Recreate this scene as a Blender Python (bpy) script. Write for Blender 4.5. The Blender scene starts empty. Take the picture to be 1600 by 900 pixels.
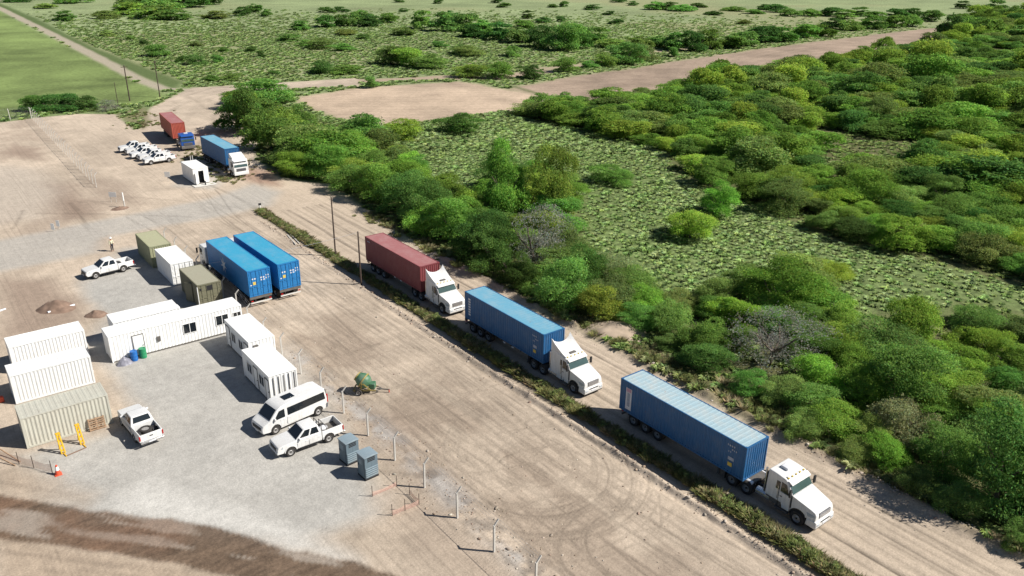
import bpy, bmesh, math, random
import numpy as np
from mathutils import Vector, Matrix

sc = bpy.context.scene
R = math.radians
rng = np.random.default_rng(7)
random.seed(7)
COL = sc.collection

# ------------------------------------------------------------------ camera
# World frame: X runs across the haul road, Y runs along it (away from the viewer), Z up, metres.
CAM_H, FPX, PITCH, ROLL, YAW = 35.126, 1257.35, R(22.7925), R(0.716), R(-38.1)
def _rotz(v, a):
    c, s = math.cos(a), math.sin(a)
    return Vector((v[0]*c - v[1]*s, v[0]*s + v[1]*c, v[2]))
_r0 = Vector((1, 0, 0)); _u0 = Vector((0, math.sin(PITCH), math.cos(PITCH))); _f0 = Vector((0, math.cos(PITCH), -math.sin(PITCH)))
_r1 = _r0*math.cos(ROLL) + _u0*math.sin(ROLL); _u1 = -_r0*math.sin(ROLL) + _u0*math.cos(ROLL)
CR, CU, CF = _rotz(_r1, YAW), _rotz(_u1, YAW), _rotz(_f0, YAW)
camd = bpy.data.cameras.new('camera'); cam = bpy.data.objects.new('camera', camd); COL.objects.link(cam)
camd.sensor_width = 36.0; camd.lens = FPX/1600*36; camd.clip_start = 0.5; camd.clip_end = 6000
cam.matrix_world = Matrix(((CR.x, CU.x, -CF.x, 0), (CR.y, CU.y, -CF.y, 0), (CR.z, CU.z, -CF.z, CAM_H), (0, 0, 0, 1)))
sc.camera = cam

# ------------------------------------------------------------------ light
SUN_AZ, SUN_EL = R(-44.6), R(42.5)
sdir = Vector((math.cos(SUN_AZ)*math.cos(SUN_EL), math.sin(SUN_AZ)*math.cos(SUN_EL), math.sin(SUN_EL)))
w = bpy.data.worlds.new('World'); sc.world = w; w.use_nodes = True
nt = w.node_tree; sky = nt.nodes.new('ShaderNodeTexSky'); sky.sky_type = 'NISHITA'; sky.sun_disc = False
sky.sun_elevation = SUN_EL; sky.sun_rotation = R(90) - SUN_AZ; sky.air_density = 0.8; sky.dust_density = 0.3
bg = nt.nodes['Background']; bg.inputs['Strength'].default_value = 0.05
nt.links.new(sky.outputs[0], bg.inputs[0])
sl = bpy.data.lights.new('sun', 'SUN'); sl.energy = 5.0; sl.angle = R(0.53); sl.color = (1.0, 0.955, 0.88)
so = bpy.data.objects.new('sun', sl); COL.objects.link(so); so.rotation_euler = sdir.to_track_quat('Z', 'Y').to_euler()
vs = sc.view_settings; vs.view_transform = 'Standard'; vs.look = 'None'; vs.gamma = 1.0; vs.exposure = 0.5; vs.use_curve_mapping = False
sc.cycles.max_bounces = 6; sc.cycles.diffuse_bounces = 3; sc.cycles.glossy_bounces = 2; sc.cycles.transmission_bounces = 3; sc.cycles.transparent_max_bounces = 8
sc.cycles.use_denoising = True
sc.cycles.sample_clamp_indirect = 4.0

def G(px, py, z=0.0):
    """ground point seen at a point of the 1600x900 survey picture"""
    d = CF + CR*((px-800)/FPX) - CU*((py-450)/FPX)
    t = (z-CAM_H)/d.z
    return (d.x*t, d.y*t)
def GP(L, z=0.0): return np.array([G(x, y, z) for x, y in L])
CFn, CRn, CUn = np.array(CF), np.array(CR), np.array(CU)
def to_px(P):
    P = np.asarray(P, float) - np.array([0, 0, CAM_H])
    d = P @ CFn
    return np.stack([800 + FPX*(P @ CRn)/d, 450 - FPX*(P @ CUn)/d, d], -1)

# ------------------------------------------------------------------ helpers
def smooth(e0, e1, x):
    t = np.clip((x-e0)/(e1-e0), 0, 1); return t*t*(3-2*t)
def _hash(ix, iy, seed):
    h = (ix.astype(np.int64)*374761393 + iy.astype(np.int64)*668265263 + seed*974634777) & 0xffffffff
    h = ((h ^ (h >> 13))*1274126177) & 0xffffffff
    return ((h ^ (h >> 16)) & 0xffff)/65535.0
def vnoise(x, y, seed=0):
    x = np.asarray(x, float); y = np.asarray(y, float)
    ix = np.floor(x); iy = np.floor(y); fx = x-ix; fy = y-iy
    fx = fx*fx*(3-2*fx); fy = fy*fy*(3-2*fy); ix = ix.astype(np.int64); iy = iy.astype(np.int64)
    a = _hash(ix, iy, seed); b = _hash(ix+1, iy, seed); c = _hash(ix, iy+1, seed); d = _hash(ix+1, iy+1, seed)
    return (a*(1-fx)+b*fx)*(1-fy) + (c*(1-fx)+d*fx)*fy
def fbm(x, y, s, seed=0, oct=4):
    o = np.zeros_like(np.asarray(x, float)); a = 0.5; n = 0
    for k in range(oct):
        o = o + a*vnoise(np.asarray(x)/s*2**k, np.asarray(y)/s*2**k, seed+k*17); n += a; a *= .5
    return o/n - 0.5
def inpoly(x, y, P):
    ins = np.zeros(x.shape, bool); n = len(P)
    for i in range(n):
        x0, y0 = P[i]; x1, y1 = P[(i+1) % n]
        c = ((y0 > y) != (y1 > y))
        if abs(y1-y0) > 1e-9: ins ^= c & (x < (x1-x0)*(y-y0)/(y1-y0)+x0)
    return ins
def segdist(x, y, P, closed=False):
    D = np.full(x.shape, 1e9); n = len(P)
    for i in range(n if closed else n-1):
        ax, ay = P[i]; bx, by = P[(i+1) % n]; dx, dy = bx-ax, by-ay; L = dx*dx+dy*dy+1e-12
        t = np.clip(((x-ax)*dx+(y-ay)*dy)/L, 0, 1)
        D = np.minimum(D, np.hypot(x-ax-t*dx, y-ay-t*dy))
    return D
def sdist(x, y, P):
    return np.where(inpoly(x, y, P), 1, -1)*segdist(x, y, P, True)

def tag(o, label=None, cat=None, group=None, kind=None):
    if label: o['label'] = label
    if cat: o['category'] = cat
    if group: o['group'] = group
    if kind: o['kind'] = kind
    return o
def thing(name, label, cat, loc=(0, 0, 0), rz=0.0, group=None):
    o = bpy.data.objects.new(name, None); COL.objects.link(o)
    o.location = loc; o.rotation_euler = (0, 0, rz); o.empty_display_size = .3
    return tag(o, label, cat, group)
def copy_tree(o, parent=None):
    c = o.copy(); COL.objects.link(c); c.parent = parent
    for ch in list(o.children): copy_tree(ch, c)
    return c

class MB:
    """collects verts and faces; obj() links them as one mesh object"""
    def __init__(s): s.v = []; s.f = []
    def add(s, V, F):
        b = len(s.v); s.v += [tuple(map(float, p)) for p in V]; s.f += [tuple(b+i for i in q) for q in F]; return s
    def box(s, x0, x1, y0, y1, z0, z1):
        return s.add([(x0,y0,z0),(x1,y0,z0),(x1,y1,z0),(x0,y1,z0),(x0,y0,z1),(x1,y0,z1),(x1,y1,z1),(x0,y1,z1)],
                     [(0,3,2,1),(4,5,6,7),(0,1,5,4),(1,2,6,5),(2,3,7,6),(3,0,4,7)])
    def hexa(s, lo, hi):
        return s.add(list(lo)+list(hi), [(0,3,2,1),(4,5,6,7),(0,1,5,4),(1,2,6,5),(2,3,7,6),(3,0,4,7)])
    def prism(s, prof, y0, y1):
        n = len(prof); V = [(x, y0, z) for x, z in prof] + [(x, y1, z) for x, z in prof]
        return s.add(V, [tuple(range(n)), tuple(range(2*n-1, n-1, -1))] + [(i, n+i, n+(i+1) % n, (i+1) % n) for i in range(n)])
    def tube(s, p0, p1, r0, r1=None, n=6):
        r1 = r0 if r1 is None else r1; p0 = Vector(p0); p1 = Vector(p1); d = (p1-p0)
        if d.length < 1e-6: return s
        q = d.to_track_quat('Z', 'Y'); V = []
        for p, r in ((p0, r0), (p1, r1)):
            for k in range(n):
                a = 2*math.pi*k/n; V.append(p + q @ Vector((r*math.cos(a), r*math.sin(a), 0)))
        return s.add(V, [tuple(range(n-1, -1, -1)), tuple(range(n, 2*n))] + [(k, (k+1) % n, n+(k+1) % n, n+k) for k in range(n)])
    def bar(s, p0, p1, w, h):
        p0 = Vector(p0); p1 = Vector(p1); d = (p1-p0).normalized()
        up = Vector((0, 0, 1)) if abs(d.z) < .95 else Vector((1, 0, 0))
        a = d.cross(up).normalized()*w/2; b = a.cross(d).normalized()*h/2
        return s.hexa([p0-a-b, p0+a-b, p0+a+b, p0-a+b], [p1-a-b, p1+a-b, p1+a+b, p1-a+b])
    def lathe(s, prof, axis='y', c=(0, 0, 0), n=16, caps=True):
        V = []; F = []; m = len(prof)
        for k in range(n):
            a = 2*math.pi*k/n
            for r, t in prof:
                p = (r*math.cos(a), t, r*math.sin(a)) if axis == 'y' else (r*math.cos(a), r*math.sin(a), t)
                V.append((p[0]+c[0], p[1]+c[1], p[2]+c[2]))
        for k in range(n):
            for j in range(m-1):
                q = (k*m+j, k*m+j+1, ((k+1) % n)*m+j+1, ((k+1) % n)*m+j)
                F.append(q if axis == 'y' else q[::-1])
        if not caps: return s.add(V, F)
        F.append(tuple(k*m for k in range(n))[::(1 if axis == 'y' else -1)]); F.append(tuple(k*m+m-1 for k in range(n))[::(-1 if axis == 'y' else 1)])
        return s.add(V, F)
    def panel(s, Q, u0, u1, v0, v1, off=.004, th=.012, r=0.0):
        """thin plate lying on quad Q (a,b,c,d), covering u0..u1 x v0..v1 of it"""
        a, b, c, d = [Vector(q) for q in Q]
        P = lambda u, v: (a*(1-u)+b*u)*(1-v) + (d*(1-u)+c*u)*v
        n = (b-a).cross(d-a).normalized()
        c4 = [P(u0, v0), P(u1, v0), P(u1, v1), P(u0, v1)]
        return s.hexa([p+n*(off-th) for p in c4], [p+n*off for p in c4])
    def warp(s, fn): s.v = [tuple(fn(*p)) for p in s.v]; return s
    def mesh(s, name, mat=None, smooth_=False):
        me = bpy.data.meshes.new(name); me.from_pydata(s.v, [], s.f); me.validate(); me.update()
        if mat: me.materials.append(mat)
        if smooth_: me.polygons.foreach_set('use_smooth', [True]*len(me.polygons))
        return me
    def obj(s, name, mat, parent=None, smooth_=False, bevel=0.0, seg=2, loc=None, rot=None):
        o = bpy.data.objects.new(name, s.mesh(name, mat, smooth_)); COL.objects.link(o); o.parent = parent
        if loc: o.location = loc
        if rot: o.rotation_euler = rot
        if bevel:
            bm = bmesh.new(); bm.from_mesh(o.data); bmesh.ops.recalc_face_normals(bm, faces=bm.faces)
            bm.to_mesh(o.data); bm.free()
            m = o.modifiers.new('bevel', 'BEVEL'); m.width = bevel; m.segments = seg; m.limit_method = 'ANGLE'; m.angle_limit = R(28)
            m.harden_normals = False
            o.data.polygons.foreach_set('use_smooth', [True]*len(o.data.polygons))
            try: o.data.set_sharp_from_angle(angle=R(40))
            except Exception: pass
        return o
def inst(name, me, parent=None, loc=(0, 0, 0), rot=(0, 0, 0), scale=(1, 1, 1)):
    o = bpy.data.objects.new(name, me); COL.objects.link(o); o.parent = parent
    o.location = loc; o.rotation_euler = rot; o.scale = scale; return o

# ------------------------------------------------------------------ materials
def mat_new(name):
    m = bpy.data.materials.new(name); m.use_nodes = True; n = m.node_tree
    return m, n, n.nodes['Principled BSDF']
def N(n, t, **k):
    x = n.nodes.new(t)
    for a, v in k.items():
        if a.startswith('i_'): x.inputs[a[2:].replace('_', ' ')].default_value = v
        else: setattr(x, a, v)
    return x
def plain(name, c, rough=.5, metal=0.0, var=0.06, scale=3.0, spec=0.4):
    m, n, b = mat_new(name); b.inputs['Roughness'].default_value = rough; b.inputs['Metallic'].default_value = metal
    b.inputs['Specular IOR Level'].default_value = spec
    tc = N(n, 'ShaderNodeTexCoord'); nz = N(n, 'ShaderNodeTexNoise', i_Scale=scale, i_Detail=5.0)
    n.links.new(tc.outputs['Object'], nz.inputs['Vector'])
    mr = N(n, 'ShaderNodeMapRange', i_To_Min=1-var*1.6, i_To_Max=1+var*1.6); n.links.new(nz.outputs['Fac'], mr.inputs['Value'])
    mx = N(n, 'ShaderNodeVectorMath', operation='SCALE'); mx.inputs[0].default_value = c[:3]
    n.links.new(mr.outputs[0], mx.inputs['Scale']); n.links.new(mx.outputs[0], b.inputs['Base Color'])
    return m
def paint(name, c, dirt=(.30, .24, .19), dirt_amt=.25, rust=.0, rough=.45, rustc=(.16, .06, .03), streak=True):
    """weathered sheet-metal paint: fading, dust, streaks and rust patches"""
    m, n, b = mat_new(name); b.inputs['Roughness'].default_value = rough; b.inputs['Specular IOR Level'].default_value = .4
    L = n.links
    tc = N(n, 'ShaderNodeTexCoord')
    n1 = N(n, 'ShaderNodeTexNoise', i_Scale=.9, i_Detail=6.0, i_Roughness=.65); L.new(tc.outputs['Object'], n1.inputs['Vector'])
    r1 = N(n, 'ShaderNodeMapRange', i_From_Min=.45, i_From_Max=.8, i_To_Min=0.0, i_To_Max=dirt_amt); L.new(n1.outputs['Fac'], r1.inputs['Value'])
    mp = N(n, 'ShaderNodeMapping'); mp.inputs['Scale'].default_value = (5, 5, .5); L.new(tc.outputs['Object'], mp.inputs['Vector'])
    n2 = N(n, 'ShaderNodeTexNoise', i_Scale=2.0, i_Detail=5.0, i_Roughness=.6); L.new(mp.outputs[0], n2.inputs['Vector'])
    r2 = N(n, 'ShaderNodeMapRange', i_From_Min=.3, i_From_Max=.7, i_To_Min=.88, i_To_Max=1.1); L.new(n2.outputs['Fac'], r2.inputs['Value'])
    sc_ = N(n, 'ShaderNodeVectorMath', operation='SCALE'); sc_.inputs[0].default_value = c[:3]; L.new(r2.outputs[0], sc_.inputs['Scale'])
    m1 = N(n, 'ShaderNodeMix', data_type='RGBA'); L.new(r1.outputs[0], m1.inputs[0]); L.new(sc_.outputs[0], m1.inputs[6]); m1.inputs[7].default_value = (*dirt, 1)
    out = m1.outputs[2]
    if rust > 0:
        n3 = N(n, 'ShaderNodeTexNoise', i_Scale=1.7, i_Detail=9.0, i_Roughness=.72); L.new(tc.outputs['Object'], n3.inputs['Vector'])
        r3 = N(n, 'ShaderNodeMapRange', i_From_Min=.66-rust*.25, i_From_Max=.74-rust*.2, i_To_Min=0.0, i_To_Max=.85); L.new(n3.outputs['Fac'], r3.inputs['Value'])
        m2 = N(n, 'ShaderNodeMix', data_type='RGBA'); L.new(r3.outputs[0], m2.inputs[0]); L.new(out, m2.inputs[6]); m2.inputs[7].default_value = (*rustc, 1)
        out = m2.outputs[2]
    L.new(out, b.inputs['Base Color'])
    return m
M = {}
M['white_paint'] = paint('dusty_white_vehicle_paint', (.68, .68, .67), dirt=(.50, .44, .38), dirt_amt=.35, rough=.3)
M['glass'] = plain('dark_vehicle_glass', (.012, .016, .02), .06, var=.0, spec=.6)
M['glass_green'] = plain('greenish_windscreen', (.05, .085, .08), .05, var=.2, scale=1.5, spec=.7)
M['tyre'] = plain('dusty_tyre_rubber', (.035, .032, .03), .9, var=.2)
M['rim'] = plain('grey_wheel_rim', (.35, .34, .33), .45, .3, var=.08)
M['dark'] = plain('dark_chassis_metal', (.028, .026, .025), .7, var=.25)
M['chassis_grey'] = plain('dusty_grey_chassis', (.12, .11, .10), .75, var=.25)
M['black'] = plain('black_plastic', (.02, .02, .022), .6, var=.1)
M['chrome'] = plain('bright_metal', (.62, .62, .62), .25, .85, var=.05)
M['grille'] = plain('grey_grille', (.10, .10, .11), .5, .2, var=.2)
M['lamp'] = plain('headlamp_lens', (.45, .5, .55), .1, .1, var=.15, spec=.7)
M['red_lamp'] = plain('red_lamp_lens', (.42, .02, .02), .2, var=.1)
M['white_unit'] = paint('white_unit_paint', (.80, .80, .785), dirt=(.55, .50, .44), dirt_amt=.3, rough=.5)
M['white_dull'] = paint('white_container_paint', (.72, .73, .72), dirt_amt=.12, rust=.03, rough=.5)  # slightly duller white than the other white units
M['beige'] = paint('beige_grey_container_paint', (.48, .47, .40), dirt_amt=.3, rust=.06, rough=.6)
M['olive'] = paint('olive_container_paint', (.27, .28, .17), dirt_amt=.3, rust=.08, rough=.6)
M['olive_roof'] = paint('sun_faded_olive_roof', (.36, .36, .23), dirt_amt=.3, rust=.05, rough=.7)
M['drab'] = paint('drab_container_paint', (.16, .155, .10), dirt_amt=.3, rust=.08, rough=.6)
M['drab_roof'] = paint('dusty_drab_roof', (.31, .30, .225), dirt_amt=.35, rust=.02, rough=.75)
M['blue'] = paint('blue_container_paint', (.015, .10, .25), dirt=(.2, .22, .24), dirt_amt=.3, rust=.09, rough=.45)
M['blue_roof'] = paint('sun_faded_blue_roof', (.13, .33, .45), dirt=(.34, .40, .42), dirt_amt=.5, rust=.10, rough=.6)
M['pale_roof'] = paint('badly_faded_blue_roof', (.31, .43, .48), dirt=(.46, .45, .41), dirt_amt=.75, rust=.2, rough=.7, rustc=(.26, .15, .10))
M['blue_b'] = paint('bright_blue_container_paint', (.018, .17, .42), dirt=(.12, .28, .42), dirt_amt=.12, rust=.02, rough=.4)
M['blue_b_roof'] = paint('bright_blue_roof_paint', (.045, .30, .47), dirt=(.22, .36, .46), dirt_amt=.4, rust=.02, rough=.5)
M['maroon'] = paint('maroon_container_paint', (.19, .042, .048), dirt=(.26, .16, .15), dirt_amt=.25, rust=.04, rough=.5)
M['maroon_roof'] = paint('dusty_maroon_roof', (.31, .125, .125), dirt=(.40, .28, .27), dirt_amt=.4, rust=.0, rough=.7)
M['redc'] = paint('red_container_paint', (.36, .075, .05), dirt=(.36, .2, .16), dirt_amt=.3, rust=.04, rough=.5)
M['blue_cab'] = paint('blue_cab_paint', (.02, .08, .30), dirt_amt=.12, rough=.3)
M['grey_post'] = paint('concrete_post_grey', (.52, .50, .46), dirt_amt=.35, rough=.9)
M['wire'] = plain('galvanised_wire', (.45, .45, .45), .5, .4, var=.05)
M['wood_pole'] = plain('dark_weathered_pole', (.07, .05, .04), .9, var=.3)
M['wood'] = plain('pallet_wood', (.33, .22, .14), .9, var=.3, scale=6)
M['yellow'] = paint('yellow_steel_paint', (.68, .40, .02), dirt_amt=.15, rust=.03)
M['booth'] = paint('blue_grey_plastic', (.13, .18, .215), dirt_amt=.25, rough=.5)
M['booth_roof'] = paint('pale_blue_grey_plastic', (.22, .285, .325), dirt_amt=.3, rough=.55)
M['barrel_blue'] = plain('blue_barrel_plastic', (.015, .13, .42), .4, var=.08)
M['barrel_green'] = plain('green_barrel_plastic', (.02, .23, .10), .4, var=.08)
M['mixer_green'] = paint('worn_green_paint', (.045, .14, .07), dirt=(.26, .32, .27), dirt_amt=.8, rust=.25, rough=.5)
M['mixer_yellow'] = paint('worn_yellow_paint', (.30, .235, .06), dirt_amt=.6, rust=.25)
M['orange'] = plain('faded_orange_net', (.66, .43, .35), .8, var=.1)
M['cone'] = plain('red_orange_plastic', (.65, .09, .04), .5, var=.08)
M['mark_white'] = plain('white_stencil', (.62, .63, .66), .6, var=.15)
M['mark_pink'] = plain('pink_stencil', (.55, .32, .42), .6, var=.15)
M['mark_yellow'] = plain('yellow_sticker', (.62, .46, .08), .6, var=.15)
M['mark_dim'] = plain('faded_white_stencil', (.34, .38, .46), .7, var=.35, scale=8)
M['concrete'] = plain('pale_concrete', (.56, .54, .50), .9, var=.1)
M['bag'] = plain('grey_plastic_sheet', (.20, .20, .24), .45, var=.3, scale=6)
M['skin'] = plain('skin', (.42, .24, .16), .6, var=.03)
M['navy'] = plain('dark_work_trousers', (.025, .025, .04), .85, var=.1)
M['vest'] = plain('pale_work_jacket', (.60, .58, .42), .8, var=.1)
M['hat'] = plain('white_hard_hat', (.8, .8, .78), .3, var=.01)
M['soil'] = plain('brown_spoil', (.20, .135, .10), .95, var=.35, scale=2)
M['sandpile'] = plain('sandy_spoil', (.36, .285, .215), .95, var=.2, scale=1.5)
M['bark'] = plain('grey_brown_bark', (.13, .10, .075), .95, var=.25)
# ------------------------------------------------------------------ terrain: one continuous relief, cut into its kinds of ground
def axis(segs):
    out = [segs[0][0]]
    for a, b, st0, st1 in segs:
        x = a; 
        while x < b - 1e-6:
            t = (x-a)/(b-a); x = x + st0 + (st1-st0)*t; out.append(min(x, b))
    return np.array(out)
gx = axis([(-700, -60, 60, 12), (-60, -8, 8, .5), (-8, 24.5, .25, .25), (24.5, 36.6, .14, .14), (36.6, 39.4, .11, .11), (39.4, 49.6, .25, .25), (49.6, 51.6, .14, .14), (51.6, 56, .25, .25), (56, 140, .5, 1.0), (140, 320, 1.0, 6), (320, 1700, 6, 60)])
gy = axis([(-120, 2, 20, .5), (2, 24, .25, .25), (24, 50, .14, .14), (50, 112, .25, .25), (112, 225, .4, .7), (225, 420, .7, 2.6), (420, 760, 2.6, 9), (760, 1700, 9, 60)])
X, Y = np.meshgrid(gx, gy)
X = X.ravel(); Y = Y.ravel()
# gentle wander of every border
wx = X + 1.6*fbm(X, Y, 9, 1) + .35*fbm(X, Y, 1.3, 5, 3); wy = Y + 1.6*fbm(X, Y, 9, 2) + .35*fbm(X, Y, 1.3, 6, 3)

pasture_c = np.array([.138, .185, .066])
base = np.tile(pasture_c, (len(X), 1))
big = fbm(X, Y, 60, 11, 4); med = fbm(X, Y, 12, 12, 4); small = fbm(X, Y, 3, 13, 3)
far = smooth(140, 300, np.hypot(X, Y))
base *= (1 + .5*big + .35*med)[:, None]
base = base*(1-far[:, None]) + far[:, None]*(np.array([.245, .295, .145])*(1+.45*big+.5*med)[:, None])
dry = smooth(.02, .22, fbm(X, Y, 90, 14) + .08*far)
dry = dry*(.25+.75*smooth(150, 300, np.hypot(X, Y)))
base = base*(1-.6*dry[:, None]) + .6*dry[:, None]*np.array([.30, .29, .155])
zone = np.zeros(len(X), int)
sandm = np.zeros(len(X)); grassm = np.ones(len(X)); wet = np.zeros(len(X))
ZN = ['pasture']
def lay(name, P, color, soft=.8, amt=1.0, sand=None, grass=None, zone_it=True, wob=1.0, sd=None):
    global base
    d = sdist(X + (wx-X)*wob, Y + (wy-Y)*wob, P) if sd is None else sd
    k = smooth(-soft, soft, d)*amt
    base = base*(1-k[:, None]) + k[:, None]*np.asarray(color)
    if zone_it:
        if name not in ZN: ZN.append(name)
        zone[d > 0] = ZN.index(name)
    if sand is not None: sandm[:] = sandm*(1-k) + sand*k
    if grass is not None: grassm[:] = grassm*(1-k) + grass*k
    return k

SAND = np.array([.47, .387, .303])
edge_pts = [(49.9, -100), (50.2, 20), (50.0, 45), (50.6, 66), (51.2, 80)] + [tuple(p) for p in GP([(620, 365), (545, 312), (520, 288), (470, 283), (425, 272), (398, 250), (402, 222), (380, 192), (352, 168), (372, 152), (410, 144)])]
# ground under the woodland
FOREST = np.array(edge_pts + [tuple(p) for p in GP([(460, 180), (560, 205), (640, 190), (700, 192), (800, 178), (870, 168), (950, 163), (1060, 143), (1190, 123), (1300, 103), (1400, 86), (1480, 70), (1500, 40), (1560, 24), (1700, 20)])] + [(620, 300), (700, 100), (700, -100)])
forest_sd = sdist(wx, wy, FOREST)
OPEN = GP([(470, 180), (600, 195), (700, 186), (800, 182), (960, 215), (1040, 240), (1050, 270), (1110, 300), (1180, 320), (1240, 345), (1290, 375), (1400, 395), (1480, 415), (1560, 440), (1650, 455), (1650, 500), (1500, 475), (1460, 510), (1420, 475), (1340, 500), (1260, 450), (1180, 430), (1130, 455), (1050, 465), (960, 425), (905, 385), (905, 285), (780, 280), (745, 322), (690, 295), (640, 250), (560, 205)])
open_sd = sdist(wx, wy, OPEN)
lay('woodland_floor', None, (.115, .115, .05), 2.5, .95, grass=.55, sd=np.minimum(forest_sd, -open_sd))
FIELD = np.array([tuple(p) for p in GP([(-120, -38), (0, 18), (120, 80), (200, 122), (262, 150), (238, 160), (190, 163), (150, 160), (100, 176), (40, 174), (0, 182)])] + [(10, 215), (-120, 222), (-500, 300), (-500, 1200)])
k = lay('green_field', FIELD, (.180, .238, .080), 1.5, sand=0, grass=.5, wob=.4)
base *= (1 + k*(1.1*fbm(X, Y, 34, 31) + .7*fbm(X, Y, 9, 32)))[:, None]
VERGE = GP([(-60, -40), (0, 5), (60, 30), (150, 75), (240, 110), (290, 128), (270, 140), (200, 112), (100, 62), (0, 14)])
lay('grass_verge', VERGE, (.085, .125, .040), 2.0, .9, grass=.3, wob=.5)
TRK = GP([(-120, -40), (0, 13), (60, 43), (120, 73), (170, 99), (215, 123), (255, 139), (300, 141)])
d = segdist(X, Y, TRK)
lay('farm_track', None, (.37, .325, .245), .9, sand=.6, grass=0, sd=2.0-d + .8*fbm(X, Y, 5, 40))
F1 = GP([(452, 152), (500, 146), (560, 138), (640, 131), (720, 128), (790, 139), (868, 155), (800, 172), (690, 188), (600, 196), (520, 184)])
F2 = GP([(800, 136), (900, 119), (980, 108), (1060, 95), (1200, 75), (1300, 62), (1400, 50), (1475, 42), (1482, 68), (1400, 86), (1300, 103), (1190, 123), (1060, 143), (950, 163), (880, 163), (800, 140)])
for nm, P, cc in (('ploughed_field', F1, (.42, .325, .24)), ('ploughed_strip', F2, (.325, .248, .188))):
    k = lay(nm, P, cc, 2.2, sand=.3, grass=.28, wob=2.2)
    fur = np.sin((X*.55 + Y*.83)*2*math.pi/3.4 + 3*fbm(X, Y, 18, 50))
    base *= (1 + k*(.05*fur + .6*fbm(X, Y, 25, 51) + .55*fbm(X, Y, 5, 52)))[:, None]
d = segdist(X, Y, GP([(798, 134), (830, 143), (872, 157), (905, 166)]))
lay('', None, (.13, .15, .065), .8, .8, zone_it=False, grass=.6, sand=0, sd=1.3-d+1.2*fbm(X, Y, 4, 58))
BT = [GP([(395, 137), (480, 131), (560, 127), (640, 124), (700, 121), (760, 122), (860, 112)]), GP([(840, 108), (900, 104), (990, 84), (1060, 78), (1100, 66), (1290, 56)])]
for i, P in enumerate(BT):
    d = segdist(X, Y, P); wdt = 3.6 if i == 0 else 2.4
    lay('side_track', None, (.375, .29, .215), 1.2, .95 if i == 0 else .8, sand=.6, grass=0, sd=wdt - d + 3.0*fbm(X, Y, 14, 60+i))
SANDP = np.array(edge_pts + [tuple(p) for p in GP([(480, 138), (560, 135), (560, 122), (400, 131), (300, 137), (276, 147), (240, 166), (222, 180), (230, 197), (207, 203), (180, 178), (120, 178), (55, 184), (0, 192)])] + [(8, 207), (-120, 212), (-300, 200), (-300, -100)])
k = lay('sandy_ground', SANDP, SAND, .7, sand=1.0, grass=0)
base *= (1 + k*(.46*fbm(X, Y, 16, 70) + .46*fbm(X, Y, 2.6, 71)))[:, None]
st_ = k*smooth(23.5, 25, X)*smooth(36.5, 31, X)*smooth(15, 25, Y)*smooth(95, 75, Y)*smooth(-.02, .2, fbm(X, Y, 7, 72) + .5*fbm(X*2.2, Y*.35, 3, 73))
base = base*(1-.62*st_[:, None]) + .62*st_[:, None]*np.array([.30, .235, .18])
st2 = k*smooth(30, 22, X)*smooth(95, 108, Y)*smooth(.0, .2, fbm(X, Y, 14, 74) + .35*fbm(X, Y, 3, 75))
base = base*(1-.5*st2[:, None]) + .5*st2[:, None]*np.array([.32, .25, .195])
# the haul road carrying the queue of trucks
lay('haul_road', np.array([(40.3, -100), (50.2, -100), (50.2, 20), (50.0, 45), (50.6, 66), (51.2, 80), (52, 100), (54, 112), (48, 126), (48, 175), (42, 180), (41, 112), (40.4, 100)]), SAND*np.array([1.03, 1.02, 1.0]), .8, .5, sand=1.0, wob=.6)
GREY = np.array([.40, .385, .355])
ACC = GP([(-60, 385), (0, 375), (120, 352), (230, 330), (330, 310), (400, 285), (440, 300), (420, 322), (360, 335), (260, 352), (160, 372), (150, 395), (0, 425), (-60, 430)])
lay('gravel_access_road', ACC, GREY*.98, 1.4, .72, sand=.7)
YARD = np.array([(2.5, 62), (3, 61.5), (3, 50.5), (6, 46.5), (10, 44.3), (15, 41), (20.5, 40.2), (22.2, 44), (22.8, 48), (23.8, 53), (23.9, 73), (24.1, 80), (24.1, 103), (20, 104.5), (16, 100), (13.2, 98), (12.5, 90), (13.5, 84), (10.6, 79.3), (10.4, 62.3)])
k = lay('gravel_yard', YARD, GREY, 1.5, .96, sand=.15, wob=1.8)
base *= (1 + k*(.22*fbm(X, Y, 7, 80) + .22*fbm(X, Y, 1.2, 81, 3)))[:, None]
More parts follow.
